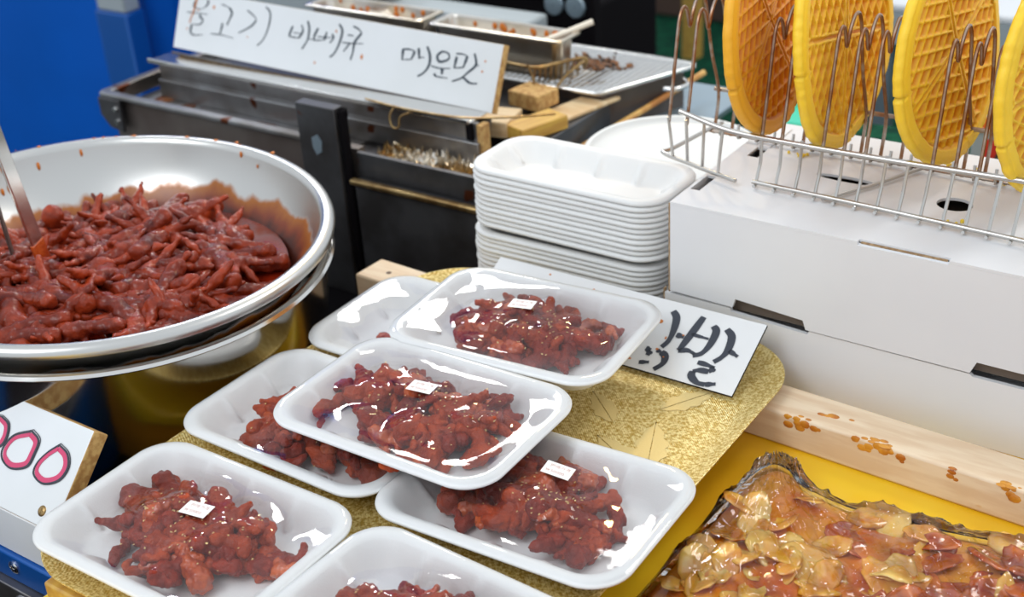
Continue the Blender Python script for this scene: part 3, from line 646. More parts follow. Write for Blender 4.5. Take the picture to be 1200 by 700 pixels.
def stain_walls(m):
    nt = m.node_tree; b = nt.nodes['Principled BSDF']; tc = nt.nodes.new('ShaderNodeTexCoord'); sp = nt.nodes.new('ShaderNodeSeparateXYZ'); nt.links.new(tc.outputs['Object'], sp.inputs[0])
    n = nt.nodes.new('ShaderNodeTexNoise'); n.inputs['Scale'].default_value = 26; n.inputs['Detail'].default_value = 5
    mp = nt.nodes.new('ShaderNodeMapping'); mp.inputs['Scale'].default_value = (1,1,.3); nt.links.new(tc.outputs['Object'], mp.inputs[0]); nt.links.new(mp.outputs[0], n.inputs[0])
    rad = nt.nodes.new('ShaderNodeVectorMath'); rad.operation = 'MULTIPLY'; rad.inputs[1].default_value = (1,1,0); nt.links.new(tc.outputs['Object'], rad.inputs[0])
    ln = nt.nodes.new('ShaderNodeVectorMath'); ln.operation = 'LENGTH'; nt.links.new(rad.outputs[0], ln.inputs[0])
    ins = nt.nodes.new('ShaderNodeMath'); ins.operation = 'LESS_THAN'; ins.inputs[1].default_value = .2062; nt.links.new(ln.outputs['Value'], ins.inputs[0])
    ma = nt.nodes.new('ShaderNodeMath'); ma.operation = 'MULTIPLY_ADD'; ma.inputs[1].default_value = .035; nt.links.new(n.outputs['Fac'], ma.inputs[0])
    nt.links.new(sp.outputs['Z'], ma.inputs[2])   # z + .05*noise, origin at base of bowl
    r = nt.nodes.new('ShaderNodeValToRGB'); e = r.color_ramp.elements
    mr = nt.nodes.new('ShaderNodeMapRange'); mr.inputs[1].default_value = .036; mr.inputs[2].default_value = .117; nt.links.new(ma.outputs[0], mr.inputs[0]); nt.links.new(mr.outputs[0], r.inputs[0])
    e[0].position = .0; e[0].color = (.05,.008,.003,1); e[1].position = 1.; e[1].color = (.56,.55,.53,1)
    for p_, c in ((.36,(.05,.008,.003,1)),(.46,(.20,.03,.004,1)),(.60,(.36,.11,.008,1)),(.66,(.56,.55,.53,1))):
        q = e.new(p_); q.color = c
    mm = nt.nodes.new('ShaderNodeMath'); mm.operation = 'MULTIPLY'; 
    ramp2 = nt.nodes.new('ShaderNodeMapRange'); ramp2.inputs[1].default_value = .60; ramp2.inputs[2].default_value = .67; nt.links.new(mr.outputs[0], ramp2.inputs[0])
    mx = nt.nodes.new('ShaderNodeMix'); mx.data_type = 'RGBA'; nt.links.new(ins.outputs[0], mx.inputs[0]); mx.inputs[6].default_value = (.56,.55,.53,1); nt.links.new(r.outputs[0], mx.inputs[7]); nt.links.new(mx.outputs[2], b.inputs['Base Color'])
    iv = nt.nodes.new('ShaderNodeMath'); iv.operation = 'SUBTRACT'; iv.inputs[0].default_value = 1; nt.links.new(ins.outputs[0], iv.inputs[1])
    mxm = nt.nodes.new('ShaderNodeMath'); mxm.operation = 'MAXIMUM'; nt.links.new(iv.outputs[0], mxm.inputs[0]); nt.links.new(ramp2.outputs[0], mxm.inputs[1]); nt.links.new(mxm.outputs[0], b.inputs['Metallic'])
    return m
stain_walls(M['bowl_in'])
obj('bowl_shell', MB().lathe(prof, 128, BM), M['bowl_in'], t, smooth=True)
# outer pot the bowl is nested in
Bz = Matrix.Translation((BC.x, BC.y, -.115)) ; BM2 = BM @ Matrix.Translation((0,0,-.024))
prof2 = [(.2078,-.004),(.212,-.0015),(.2165,-.002),(.2185,-.0045),(.2165,-.0065),(.211,-.006),(.2095,-.012),(.2092,-.06),(.205,-.150),(.197,-.172),(.18,-.182),(.001,-.182)]
obj('outer_pot', MB().lathe(prof2, 128, BM2), M['bowl_out'], t, smooth=True)
tag(t.children[-1], 'mirror polished outer pot')
mb = spots(MB(), [], Vector((0,0,0)), Vector((1,0,0)), Vector((0,1,0)), .001)
rng = random.Random(11)
for k in range(26):   # dried drips on the rim and wall
    a = rng.uniform(-.3, 2.9); rr = rng.choice([.2135, .2172, .2, .2, .2]); z = .0022 if rr > .21 else rng.uniform(-.035, -.004); rr = rr if rr > .21 else float(np.interp(-z, [.005,.011,.022,.038], [.2052,.2034,.1992,.1912])); 
    c = BM@Vector((rr*math.cos(a), rr*math.sin(a), z)); s_ = rng.uniform(.0008, .0026)
    Mx = Matrix.Translation(c) @ Euler((0,0,a)).to_matrix().to_4x4() @ Matrix.Diagonal((1, 1, 2.6 if rr < .21 else .4, 1))
    mb.lathe([(s_*math.sin(b_), -s_*math.cos(b_)) for b_ in (.05,.8,1.57,2.3,3.09)], 10, Mx)
obj('sauce_splashes', mb, M['spot'], t, smooth=True)['kind'] = 'stuff'
# sauce surface
SZ = .040
mb = MB(); rr = []
for k in range(40):
    r_ = .1725*(k+.02)/39; rr.append([(BC.x-.004+r_*math.cos(2*math.pi*j/96), BC.y+r_*math.sin(2*math.pi*j/96), SZ+.0025*noise.noise(Vector((r_*math.cos(2*math.pi*j/96)*22, r_*math.sin(2*math.pi*j/96)*22, 3)))+.005*(max(0, k-33)/6)**2*0) for j in range(96)])
mb.rings(rr, True)
s = obj('stew_sauce', mb, M['sauce'], smooth=True); tag(s, 'dark red stew sauce filling the steel bowl', 'sauce', kind='stuff')
# the feet
hp = Heap(BC.x-.23, BC.x+.23, BC.y-.23, BC.y+.23, .003, SZ-.004); rng = random.Random(5)
spots_ = []
N_FEET = 150
for k in range(N_FEET):
    a = rng.uniform(0, 2*math.pi); q = math.sqrt(rng.random())
    x = .150*q*math.cos(a)+.000; y = .138*q*math.sin(a)-.018
    spots_.append((x, y))
first = None
for k, (x, y) in enumerate(spots_):
    me = rng.choice(FEET if rng.random() < .93 else CUTS)
    ro = (rng.uniform(-.8, .8), rng.uniform(-.22, .22), rng.uniform(0, 6.3)); s_ = rng.uniform(.95, 1.25)
    z = hp.settle(me, BC.x+x, BC.y+y, ro, 48, s_)
    zlim = .062-.10*max(0, math.hypot(x, y+.03)-.05); z = max(z, .037)
    z = min(z, zlim+rng.uniform(-.006,.003)); z = max(z, .037+.3*max(0, math.hypot(x, y)-.115))
    if not me.materials: me.materials.append(M['stew'])
    o = link('stewed_chicken', me, None, None, (BC.x+x, BC.y+y, z), ro); o.scale = (s_,)*3
    tag(o, 'red sauced chicken foot heaped in the steel stew bowl', 'chicken foot', 'chicken feet heaped in the stew bowl')
# an upright cut leg sticking out, far left of the heap
me = CUTS[0].copy(); o = link('leg_stump', me, M['stew'], None, (-1.075,.700,.052), (0,R(-80),0)); 
tag(o, 'round cut leg stump sticking up beside the ladle', 'chicken leg')

# ladle and tongs standing in the stew at the left
t = thing('ladle', (-1.17,.58,.06), 'steel ladle handle with sauce smears standing in the stew', 'ladle')
def flatbar(p0, p1, w_, th, mt, name, parent):
    p0, p1 = Vector(p0), Vector(p1); d = (p1-p0); L_ = d.length; q = d.to_track_quat('Z', 'X').to_matrix().to_4x4()
    return obj(name, MB().box(-w_/2, w_/2, -th/2, th/2, 0, L_, Matrix.Translation(p0)@q), mt, parent, bevel=min(w_, th)*.3)
LAD0, LAD1 = Vector((-1.130,.645,.070)), Vector((-1.145,.60,.24))
flatbar((-1.012,.642,.055), (-1.000,.606,.315), .0165, .003, M['steel'], 'handle', t)
obj('sauced_end', MB().box(-.0088,.0088,-.0021,.0021,0,.035, Matrix.Translation((-1.012,.642,.055))@(Vector((.012,-.036,.26)).to_track_quat('Z','X').to_matrix().to_4x4())), M['meat_orange'], t, bevel=.001)
obj('bowl_cup', MB().lathe([(.001,-.022),(.018,-.018),(.028,-.008),(.032,.002),(.033,.002),(.029,-.010),(.018,-.021),(.001,-.025)], 28, Matrix.Translation((-1.030,.655,.058))), M['steel'], t, smooth=True)
t = thing('tongs', (-1.03,.62,.06), 'dark smeared tongs standing in the stew at the left edge', 'tongs')
flatbar((-1.037,.627,.055), (-1.008,.600,.29), .012, .002, M['brown_metal'], 'tong_arm', t)
flatbar((-1.052,.615,.055), (-1.013,.594,.29), .012, .002, M['brown_metal'], 'tong_arm', t)

# ============================================================ FOAM STACK (smaller empty trays)
SL, SW = .1085, .0505
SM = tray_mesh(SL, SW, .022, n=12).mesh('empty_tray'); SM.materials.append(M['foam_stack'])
rng = random.Random(3); zr = -.0035; levels = []
z = -.0365
for k in range(12): levels.append((z, -.002)); z += .0052
z += .0066
for k in range(11): levels.append((z, .0)); z += .0056
sx, sy = -.618, .978
for k, (z, d) in enumerate(levels):
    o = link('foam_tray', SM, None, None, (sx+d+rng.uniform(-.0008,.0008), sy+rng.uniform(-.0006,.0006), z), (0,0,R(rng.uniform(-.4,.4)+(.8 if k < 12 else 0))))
    if k < 12: tag(o, 'white empty foam tray in the lower offset run of the stack', 'foam tray', 'lower run of empty foam trays')
    elif k == len(levels)-1: tag(o, 'white empty foam tray on top of the tall stack', 'foam tray', 'stacked empty foam trays')
    else: tag(o, 'white empty foam tray nested under the top one in the upper run', 'foam tray', 'stacked empty foam trays')
STACK_TOP = levels[-1][0]+.022

# ============================================================ WHITE TUB
t = thing('white_tub', (-.598,1.125,-.037), 'round white plastic tub with a lid behind the foam stack', 'tub')
Mx = Matrix.Translation((-.598,1.125,-.004))
obj('tub_body', MB().lathe([(.001,-.033),(.074,-.033),(.078,-.030),(.0875,.066),(.0905,.067),(.0910,.070),(.0880,.073),(.0880,.076),(.001,.076)], 72, Mx), M['tub'], t, smooth=True)
obj('tub_lid', MB().lathe([(.0895,.0745),(.0925,.0745),(.0935,.078),(.0930,.0835),(.0905,.0855),(.0870,.0850),(.0850,.0815),(.0835,.0800),(.060,.0798),(.001,.0798)], 72, Mx), M['tub'], t, smooth=True)

# ============================================================ WHITE CARTON BOXES
def boolean_cut(mb, cutters):
    me = mb.mesh('b', False); ob_ = bpy.data.objects.new('b', me); col.objects.link(ob_); rm = [ob_]
    for c in cutters:
        cm = bpy.data.objects.new('c', c.mesh('c', False)); col.objects.link(cm); rm.append(cm)
        m = ob_.modifiers.new('c', 'BOOLEAN'); m.operation = 'DIFFERENCE'; m.object = cm; m.solver = 'EXACT'
    dg = bpy.context.evaluated_depsgraph_get(); dg.update(); out = bpy.data.meshes.new_from_object(ob_.evaluated_get(dg))
    for o_ in rm: bpy.data.objects.remove(o_)
    return out
BX0, BX1, BY0, BY1, BT_ = -.489, .02, .9165, 1.131, .125
t = thing('carton', (BX0, BY0, .033), 'white lidded carton carrying the wafer rack, with hand holes on top', 'carton')
top = MB().box(BX0, BX1, BY0, BY1, BT_-.0025, BT_)
def ellp(cx, cy, a, b, n=20): return [(cx+a*math.cos(2*math.pi*i/n), cy+b*math.sin(2*math.pi*i/n)) for i in range(n)]
cuts = [MB().prism([(cx-a, cy-b), (cx+a, cy-b), (cx+a, cy+b), (cx-a, cy+b)], .1, .14) for cx, cy, a, b in ((-.4815,.966,.0045,.017), (-.4685,1.052,.0055,.012))]
cuts += [MB().prism(ellp(-.3720,1.0290,.0290,.0062), .1, .14), MB().prism(ellp(-.2735,1.0195,.0150,.0135), .1, .14), MB().prism([(-.319,.914),(-.245,.914),(-.245,.9215),(-.319,.9215)], .1, .14)]
me = boolean_cut(top, cuts); me.name = 'lid_top'
o = link('lid_top', me, M['card'], t); me.transform(Matrix.Translation(-rootloc(t)))
# front flap with tab and two steps, side flaps
fr = [(BX0,.125),(BX0,.0370),(-.427,.0355),(-.4245,.0445),(-.3615,.0400),(-.3585,.0315),(-.219,.0305),(-.2145,.0415),(-.150,.041),(-.147,.031),(BX1,.031),(BX1,.125)]
Mf = Matrix(((1,0,0,0),(0,0,1,0),(0,1,0,0),(0,0,0,1)))
front = MB().prism([(a, min(b, .1224)) for a, b in fr], BY0, BY0+.0035, Mf)
cut = MB().box(-.319,-.245,BY0-.01,BY0+.002,.1215,.14)
me = boolean_cut(front, [cut]); o = link('front_flap', me, M['card'], t); me.transform(Matrix.Translation(-rootloc(t)))
obj('slot_edge', MB().box(-.317,-.247,BY0+.0024,BY0+.0045,.115,.1235), M['kraft'], t)
obj('side_panel', MB().box(BX0,BX0+.003,BY0+.0035,BY1,.034,.1225), M['card'], t)
obj('corrugated_edge', MB().box(BX0-.0012,BX0+.0002,BY0-.0002,BY0+.0036,.036,.1235), M['kraft'], t)
obj('side_panel', MB().box(BX1-.003,BX1,BY0+.0035,BY1,.034,.1225), M['card'], t)
obj('back_panel', MB().box(BX0,BX1,BY1,BY1+.003,.034,.1224), M['card'], t)
obj('inner_shade_block', MB().box(BX0+.004,BX1-.004,BY0+.010,BY1-.004,.0285,.105), M['inside'], t)  # dark filler block painted as the shade seen through the lid slots
obj('corner_flap', MB().box(-.4745,-.4625,1.066,1.118,.1252,.1262), M['card'], t)
t = thing('lower_carton', (BX0, BY0, -.037), 'white carton underneath the lidded carton, half hidden by the pine beam', 'carton')
LB = BY0+.0015
pl = [(BX0-.006,-.0365),(BX0-.006,.0335),(-.4300,.0335),(-.4290,.0300),(-.3570,.0265),(-.3560,.0300),(-.2190,.0285),(-.2170,.0265),(-.149,.0265),(-.148,.0300),(BX1,.030),(BX1,-.0365)]
obj('front_panel', MB().prism(pl, LB, LB+.004, Mf), M['card'], t)
obj('box_body', MB().box(BX0-.006,BX1,LB+.012,BY1,-.0365,.012), M['card'], t)
obj('corrugated_edge', MB().box(BX0-.0072,BX0-.006,LB-.0002,LB+.004,-.036,.037), M['kraft'], t)

# ============================================================ WIRE RACK
RZ = .1265
t = thing('wire_rack', (-.33,.97,BT_), 'chrome and rusty wire rack holding round wafers on the carton', 'rack')
yF, yB = .9775, 1.085
def railx(x): return 0
lowL = catmull([(-.4515,.9685,RZ+.0052),(-.500,.9838,RZ+.0052),(-.5387,.9979,RZ+.0052),(-.5365,1.012,RZ+.0052),(-.5273,1.0758,RZ+.0052),(-.5245,1.092,RZ+.0052)], 6)
obj('base_rail', MB().tube(lowL, .0021, 10), M['wire'], t, smooth=True)
obj('base_rail', MB().tube([(-.4385,.9753,RZ+.0045),(-.33,.9715,RZ+.0045),(-.2023,.9640,RZ+.0045),(-.06,.955,RZ+.0045)], .0021, 10), M['wire'], t, smooth=True)
up = catmull([(-.5120,.9775,.1845),(-.470,.9785,.1745),(-.429,.9785,.1722),(-.320,.9785,.1722),(-.212,.9785,.1745),(-.06,.9785,.177)], 6)
obj('top_rail', MB().tube(up, .0024, 10), M['wire'], t, smooth=True)
obj('back_rail', MB().tube([(-.53,yB,.168),(-.06,yB,.168)], .0022, 8), M['wire_rust'], t, smooth=True)
obj('base_rail', MB().tube([(-.53,yB-.012,RZ+.003),(-.06,yB-.012,RZ+.003)], .0020, 8), M['wire_rust'], t, smooth=True)
obj('cross_brace', MB().tube([(-.372,.972,RZ+.0022),(-.345,1.02,RZ+.0022),(-.318,1.073,RZ+.0035)], .0018, 8), M['wire'], t, smooth=True)
obj('cross_brace', MB().tube([(-.10,.96,RZ+.0022),(-.10,1.073,RZ+.0035)], .0018, 8), M['wire'], t, smooth=True)
WX = [-.4660,-.3995,-.3115,-.2290]   # wafers
xs = [-.5245,-.5065,-.4885,-.4700]+[-.4335+.0186*i for i in range(19)]
for i, x in enumerate(xs):
    yb = .9775+(.0 if x > -.45 else -(x+.4515)*.33-.006)
    zb = RZ+.0005
    ylow = np.interp(x, [-.5387,-.4515,-.4385,-.2023,-.06], [.9979,.9685,.9753,.9640,.955])
    short = catmull([(x, .9805, .1745), (x-.0012, ylow+.008, .150), (x-.0018, ylow+.0045, .138), (x-.002, ylow+.0005, RZ+.0015), (x-.002, ylow-.0035, RZ+.0020)], 5)
    if x < -.45: short = [(x, .9800, .176), (x-.001, (ylow+.98)/2, .155), (x-.002, ylow, RZ+.0035)]
    obj('short_wire', MB().tube(short, .0015, 7), M['wire'], t, smooth=True)
    lx = x
    if any(abs(lx-wx) < .0125 for wx in WX) or lx in (-.4885, -.4700): continue
    h0 = .268; dz = .0
    path = [(lx, .9815, .171), (lx+.0005, .990, .215), (lx+.0008, .9965, h0-.018), (lx+.0008, 1.001, h0-.004), (lx+.0008, 1.0075, h0+.0015), (lx+.0008, 1.0135, h0-.003), (lx+.0008, 1.017, h0-.0125), (lx+.0008, 1.0190, h0-.0185), (lx+.0008, 1.0215, h0-.0165), (lx+.0008, 1.026, h0-.006), (lx+.0008, 1.034, h0+.003), (lx+.0008, 1.042, h0+.004), (lx+.0008, 1.049, h0-.003), (lx+.0008, 1.054, h0-.018), (lx, 1.066, .21), (lx, yB-.003, .168), (lx, yB-.008, .138), (lx, yB-.012, RZ+.0005)]
    obj('divider_wire', MB().tube(catmull(path, 4), .00165, 7), M['wire_rust'] if i % 1 == 0 else M['wire'], t, smooth=True)
for i, x in enumerate(np.arange(-.515, -.07, .0186)):
    obj('base_wire', MB().tube(catmull([(x, yB-.016, .142), (x, yB-.018, RZ+.004), (x, yB-.012, RZ+.0008), (x, yB-.006, RZ+.003)], 4), .0014, 6), M['wire'], t, smooth=True)

# ============================================================ ROUND WAFERS
def wafer_mesh(seed, Rr=.0965, th=.0075):
    rng = random.Random(seed); nr, na = 84, 300
    cs = .0150
    ang0 = rng.uniform(-.3, .3)
    def hgt(x, y, r):
        # diamond pits between raised ridges, with four quadrant grooves and a raised rim
        if r > Rr*.90: return .0016*(1-max(0, (r-Rr*.95)/(Rr*.05))**2), 1.0
        c, s = math.cos(ang0), math.sin(ang0); X, Y = x*c-y*s, x*s+y*c
        g = min(abs(X), abs(Y))
        if g < .0016: return -.0012, .25
        if g < .0042: return .0008, .85
        if r > Rr*.875: return -.0006, .45
        a = (X+Y*.62)/cs; b = (X-Y*.62)/cs
        fa, fb = abs((a % 1)-.5)*2, abs((b % 1)-.5)*2   # 1 at ridge, 0 in the pit
        m = max(fa, fb); k = max(0, min(1, (m-.62)/.30))
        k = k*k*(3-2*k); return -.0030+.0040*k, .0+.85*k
    mb_v = []; bake = []; rings = []
    rag = [1+.022*noise.noise(Vector((math.cos(t_)*3+seed, math.sin(t_)*3, 0)))+.013*noise.noise(Vector((math.cos(t_)*14, math.sin(t_)*14+seed, 0))) for t_ in np.linspace(0, 2*math.pi, na, endpoint=False)]
    for k in range(na):
        q = (k/na*4) % 1; 
        if min(q, 1-q) < .012: rag[k] *= .955
    for side in (1, -1):
        rs = list(np.linspace(.0005, Rr, nr)); rs = rs if side == 1 else rs[::-1]
        for r in rs:
            rg = []
            for k in range(na):
                t_ = 2*math.pi*k/na; x, y = r*math.cos(t_), r*math.sin(t_); h, bk = hgt(x, y, r); f_ = rag[k] if r > Rr*.9 else 1
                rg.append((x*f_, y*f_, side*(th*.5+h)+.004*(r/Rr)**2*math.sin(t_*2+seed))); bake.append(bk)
            rings.append(rg)
        if side == 1:
            for zz, o_ in ((.55,.0022),(.15,.0034),(-.15,.0034),(-.55,.0022)):
                rings.append([((Rr*rag[k]+o_*(1+.5*noise.noise(Vector((k*.35, seed, zz)))))*math.cos(2*math.pi*k/na), (Rr*rag[k]+o_)*math.sin(2*math.pi*k/na), zz*th+.004*math.sin(2*2*math.pi*k/na+seed)) for k in range(na)]); bake += [1.0]*na
    mb = MB().rings(rings, True, True); me = mb.mesh('wafer'); 
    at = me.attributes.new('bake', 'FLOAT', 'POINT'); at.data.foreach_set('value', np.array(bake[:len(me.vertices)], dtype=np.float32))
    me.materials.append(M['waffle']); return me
W1, W2 = wafer_mesh(1), wafer_mesh(2)
for i, (me, x, y, z, yaw, lean, spin, lab) in enumerate([
    (W1, -.4550, 1.030, .2600, 7, -8, 20, 'leftmost round yellow wafer in the rack, face tinted deep orange for shade'),
    (W2, -.3925, 1.048, .2500, -1, -7, 95, 'second round wafer from the left with a notched front edge'),
    (W1, -.3010, 1.058, .2490, -5, -6, 10, 'third round wafer from the left, brightest yellow, warped'),
    (W2, -.2180, 1.052, .2400, -6, -5, 200, 'rightmost round wafer cut by the right picture edge')]):
    # face normal along +x, yawed about z
    Mr = Matrix.Rotation(R(yaw), 4, 'Z') @ Matrix.Rotation(R(90+lean), 4, 'Y') @ Matrix.Rotation(R(spin), 4, 'Z')
    o = link('round_wafer', me, None, None, (x, y, z), Mr.to_euler()); o.material_slots[0].link = 'OBJECT'; o.material_slots[0].material = M['waffle_shaded'] if i == 0 else M['waffle']; tag(o, lab, 'wafer', 'round yellow wafers in the rack')

# ============================================================ GRILL
t = thing('grill', (-1.05,1.25,-.14), 'greasy steel street grill with drip channels and a foil lined trough', 'grill')
GZ = .05
obj('grill_body', MB().box(-1.395,-.755,1.06,1.50,-.14,-.005), M['dark_metal'], t, bevel=.002)
obj('rear_hood', MB().box(-1.395,-.785,1.17,1.50,-.005,.0375), M['dark_metal'], t, bevel=.002)
mb = MB().box(-1.403,-1.0375,1.030,1.042,.0435,.050)          # front lip
obj('front_lip', mb, M['grey_metal'], t, bevel=.0015)
obj('front_panel', MB().box(-1.392,-.9625,1.040,1.052,-.14,.0435), M['brown_metal'], t)
obj('end_lip', MB().box(-1.407,-1.392,1.036,1.30,.030,.050), M['grey_metal'], t, bevel=.0015)
obj('drip_channel', MB().box(-1.392,-1.0,1.052,1.13,.022,.026), M['grey_metal'], t)
M['channel_edge'] = mat('drip_grease', (.09,.028,.01), .25, c2=(.20,.07,.02), nscale=40)
for x, y, rx, ry in ((-1.352,1.100,.016,.020),(-1.30,1.085,.012,.014),(-1.15,1.08,.03,.008)):
    obj('grease_puddle', MB().lathe([(.001,.0022),(.7,.002),(1,0)], 20, Matrix.Translation((x,y,.026))@Matrix.Diagonal((rx,ry,1,1))), M['channel_edge'], t, smooth=True)
obj('corner_bracket', MB().prism([(-1.403,.044),(-1.403,.020),(-1.388,.004),(-1.362,.0),(-1.362,.044)], 1.026, 1.031, Mf), M['dark_metal'], t, bevel=.001)
for z in (.032,.015): obj('bolt', MB().lathe([(.001,.003),(.0035,.003),(.0042,0)], 12, Matrix.Translation((-1.370,1.026,z))@axf), M['steel'], t, smooth=True)
obj('back_slope', MB().add([(-1.372,1.128,.026),(-1.0,1.128,.026),(-.835,1.118,.026),(-.835,1.133,.070),(-1.372,1.138,.078)], [(0,1,2,3,4)]), M['grey_metal'], t)
obj('post', MB().box(-1.0315,-.972,1.018,1.034,-.14,.098), M['dark_metal'], t, bevel=.001)
obj('post_edge', MB().tube(catmull([(-.968,1.028,-.14),(-.968,1.028,.075),(-.9675,1.029,.088),(-.972,1.031,.093)], 4), .0055, 10), M['black'], t, smooth=True)
tg = obj('post_sticker', MB().prism([(-1.011,.058),(-1.002,.063),(-.996,.055),(-.998,.042),(-1.006,.037),(-1.011,.046)], 1.0172, 1.018, Mf), M['shelf_blue'], t)
obj('trough_wall', MB().box(-.96,-.765,1.035,1.041,.010,.042), M['dark_metal'], t)
obj('trough_floor', MB().box(-.96,-.765,1.041,1.125,.016,.020), M['dark_metal'], t)
obj('front_door', MB().box(-.955,-.765,1.020,1.032,-.14,.014), M['dark_metal'], t, bevel=.002)
obj('door_trim', MB().box(-.957,-.765,1.013,1.022,.010,.017), M['wire_brown'], t, bevel=.002)
# crumpled foil
def crumple(x0, x1, y0, y1, z, amp, nx, ny, seed):
    mb = MB(); rr = []
    for j in range(ny):
        rr.append([(x0+(x1-x0)*i/(nx-1), y0+(y1-y0)*j/(ny-1), z+amp*abs(noise.noise(Vector((i*.55+seed, j*.55, 0))))+amp*.5*noise.noise(Vector((i*1.7, j*1.7, seed)))) for i in range(nx)])
    return mb.rings(rr, closed=False)
obj('foil_liner', crumple(-.958,-.770,1.043,1.122,.024,.022,64,30,2), M['foil'], t)
obj('foil_liner', crumple(-1.10,-1.03,1.085,1.128,.028,.010,34,16,5), M['foil'], t)
# sign rail
rl = thing('sign_rail', (-1.1,1.12,.06), 'shiny steel ledge rail that carries the grill sign', 'rail')
obj('rail_strip', MB().box(-1.375,-.842,1.098,1.134,.0735,.0765), M['steel'], rl, bevel=.001)
obj('rail_lip', MB().box(-1.375,-.842,1.096,1.100,.0735,.0800), M['steel'], rl, bevel=.001)
obj('rail_web', MB().box(-1.362,-.836,1.104,1.110,.050,.0735), M['grey_metal'], rl)
obj('rail_foot', MB().box(-1.362,-.832,1.098,1.104,.026,.052), M['grey_metal'], rl, bevel=.001)
obj('end_plug', MB().box(-.848,-.840,1.099,1.112,.054,.073), M['black'], rl)
obj('end_wood', MB().box(-.836,-.828,1.104,1.118,.030,.072), M['board_edge'], rl)
obj('wire_ring', MB().tube(catmull([(-.945,1.094,.082),(-.950,1.088,.070),(-.946,1.086,.058),(-.938,1.088,.058),(-.936,1.090,.070),(-.925,1.094,.076)], 5), .0014, 7), M['wire_brown'], rl, smooth=True)
obj('long_wire', MB().tube(catmull([(-.99,1.094,.083),(-.93,1.092,.081),(-.85,1.093,.083),(-.80,1.12,.082),(-.765,1.16,.078)], 5), .0013, 7), M['wire_brown'], rl, smooth=True)

def block(x0, x1, y0, y1, z0, z1, m, lab, name='wood_block', rz=0):
    o = obj(name, MB().box(x0,x1,y0,y1,z0,z1), m, bevel=.0015); o.rotation_euler.z = R(rz); return tag(o, lab, 'wood block')
block(-.828,-.793,1.152,1.222,.038,.055,M['wood_yellow'],'oily yellow wood block on the grill right beside the sign', rz=-17)
block(-.825,-.785,1.235,1.330,.038,.043,M['wood_plain'],'flat beige plank on the grill under the mesh corner','wood_plank', rz=-12)
block(-.878,-.830,1.228,1.268,.046,.066,M['board_edge'],'brown wood block propping the right sauce pan', rz=-8)
block(-.875,-.835,1.15,1.20,.038,.058,M['wood_plain'],'small split wood scrap behind the end of the sign','wood_scrap', rz=12)

# pans
def pan(x0, x1, y0, y1, z, d, lab, name='sauce_pan'):
    cx, cy = (x0+x1)/2, (y0+y1)/2; a, b = (x1-x0)/2, (y1-y0)/2
    t = thing(name, (cx, cy, z-d), lab, 'pan')
    pr = [(.001,.001,.0005,z-d+.001),(a-.013,b-.013,.008,z-d+.001),(a-.009,b-.009,.010,z-d+.006),(a-.007,b-.007,.011,z-.004),(a-.0055,b-.0055,.011,z),(a-.001,b-.001,.006,z),(a,b,.006,z-.001),(a,b,.006,z-.003),(a-.0015,b-.0015,.006,z-.0028),(a-.006,b-.006,.011,z-.0022),(a-.010,b-.010,.010,z-d+.004),(a-.014,b-.014,.008,z-d),(.001,.001,.0005,z-d)]
    obj('pan_shell', MB().rings(loft(pr, 8, cx, cy)), M['pan'], t, smooth=True)
    rr = []
    for k in range(16):
        u = (k+.02)/15; rr.append([(cx+x*u, cy+y*u, z-d*.55+.006*noise.noise(Vector((x*u*40, y*u*40, z)))) for x, y in rrect(a-.009, b-.009, .009, 12)])
    obj('pan_sauce', MB().rings(rr, True), M['sauce'], t, smooth=True)
    mb = MB(); rng = random.Random(int(x0*1000))
    for k in range(14):
        x = rng.uniform(x0+.025, x1-.025); yy = y1-.0078; s_ = rng.uniform(.002,.005)
        mb.lathe([(s_*math.sin(b_), -s_*math.cos(b_)) for b_ in (.05,.8,1.57,2.3,3.09)], 8, Matrix.Translation((x, yy, z-rng.uniform(.004,.02)))@Matrix.Diagonal((1,.3,1.2,1)))
    obj('sauce_smears', mb, M['spot'], t, smooth=True)['kind'] = 'stuff'
    return t
M['pan'] = mat('pan_steel', (.66,.62,.56), .28, 1, c2=(.50,.42,.31), nscale=10)
pan(-1.052,-.846,1.300,1.352,.110,.052,'right steel pan with sauce smears and a pale stick behind the sign')
pan(-1.275,-1.066,1.302,1.358,.110,.052,'left steel pan full of orange red sauce behind the sign')
o = obj('pale_stick', MB().tube([(-.885,1.325,.100),(-.862,1.345,.109),(-.838,1.366,.119)], .0038, 10), M['bone'], smooth=True); tag(o, 'pale wooden stick leaning out of the right pan', 'stick')
o = obj('food_scrap', MB().rings([[(x, y, z) for x, y in rrect(.022-k*.005, .012-k*.002, .006, 5)] for k, z in ((0,0),(1,.01),(2,.016))]), M['bone'], smooth=True); o.location = (-1.16,1.33,.092); tag(o, 'pale pink scrap of food in the left pan', 'food')
# pan support legs
o = obj('pan_ledge', MB().box(-1.36,-1.03,1.29,1.45,.038,.0575), M['black']); tag(o, 'dark ledge carrying the left sauce pan', 'ledge')

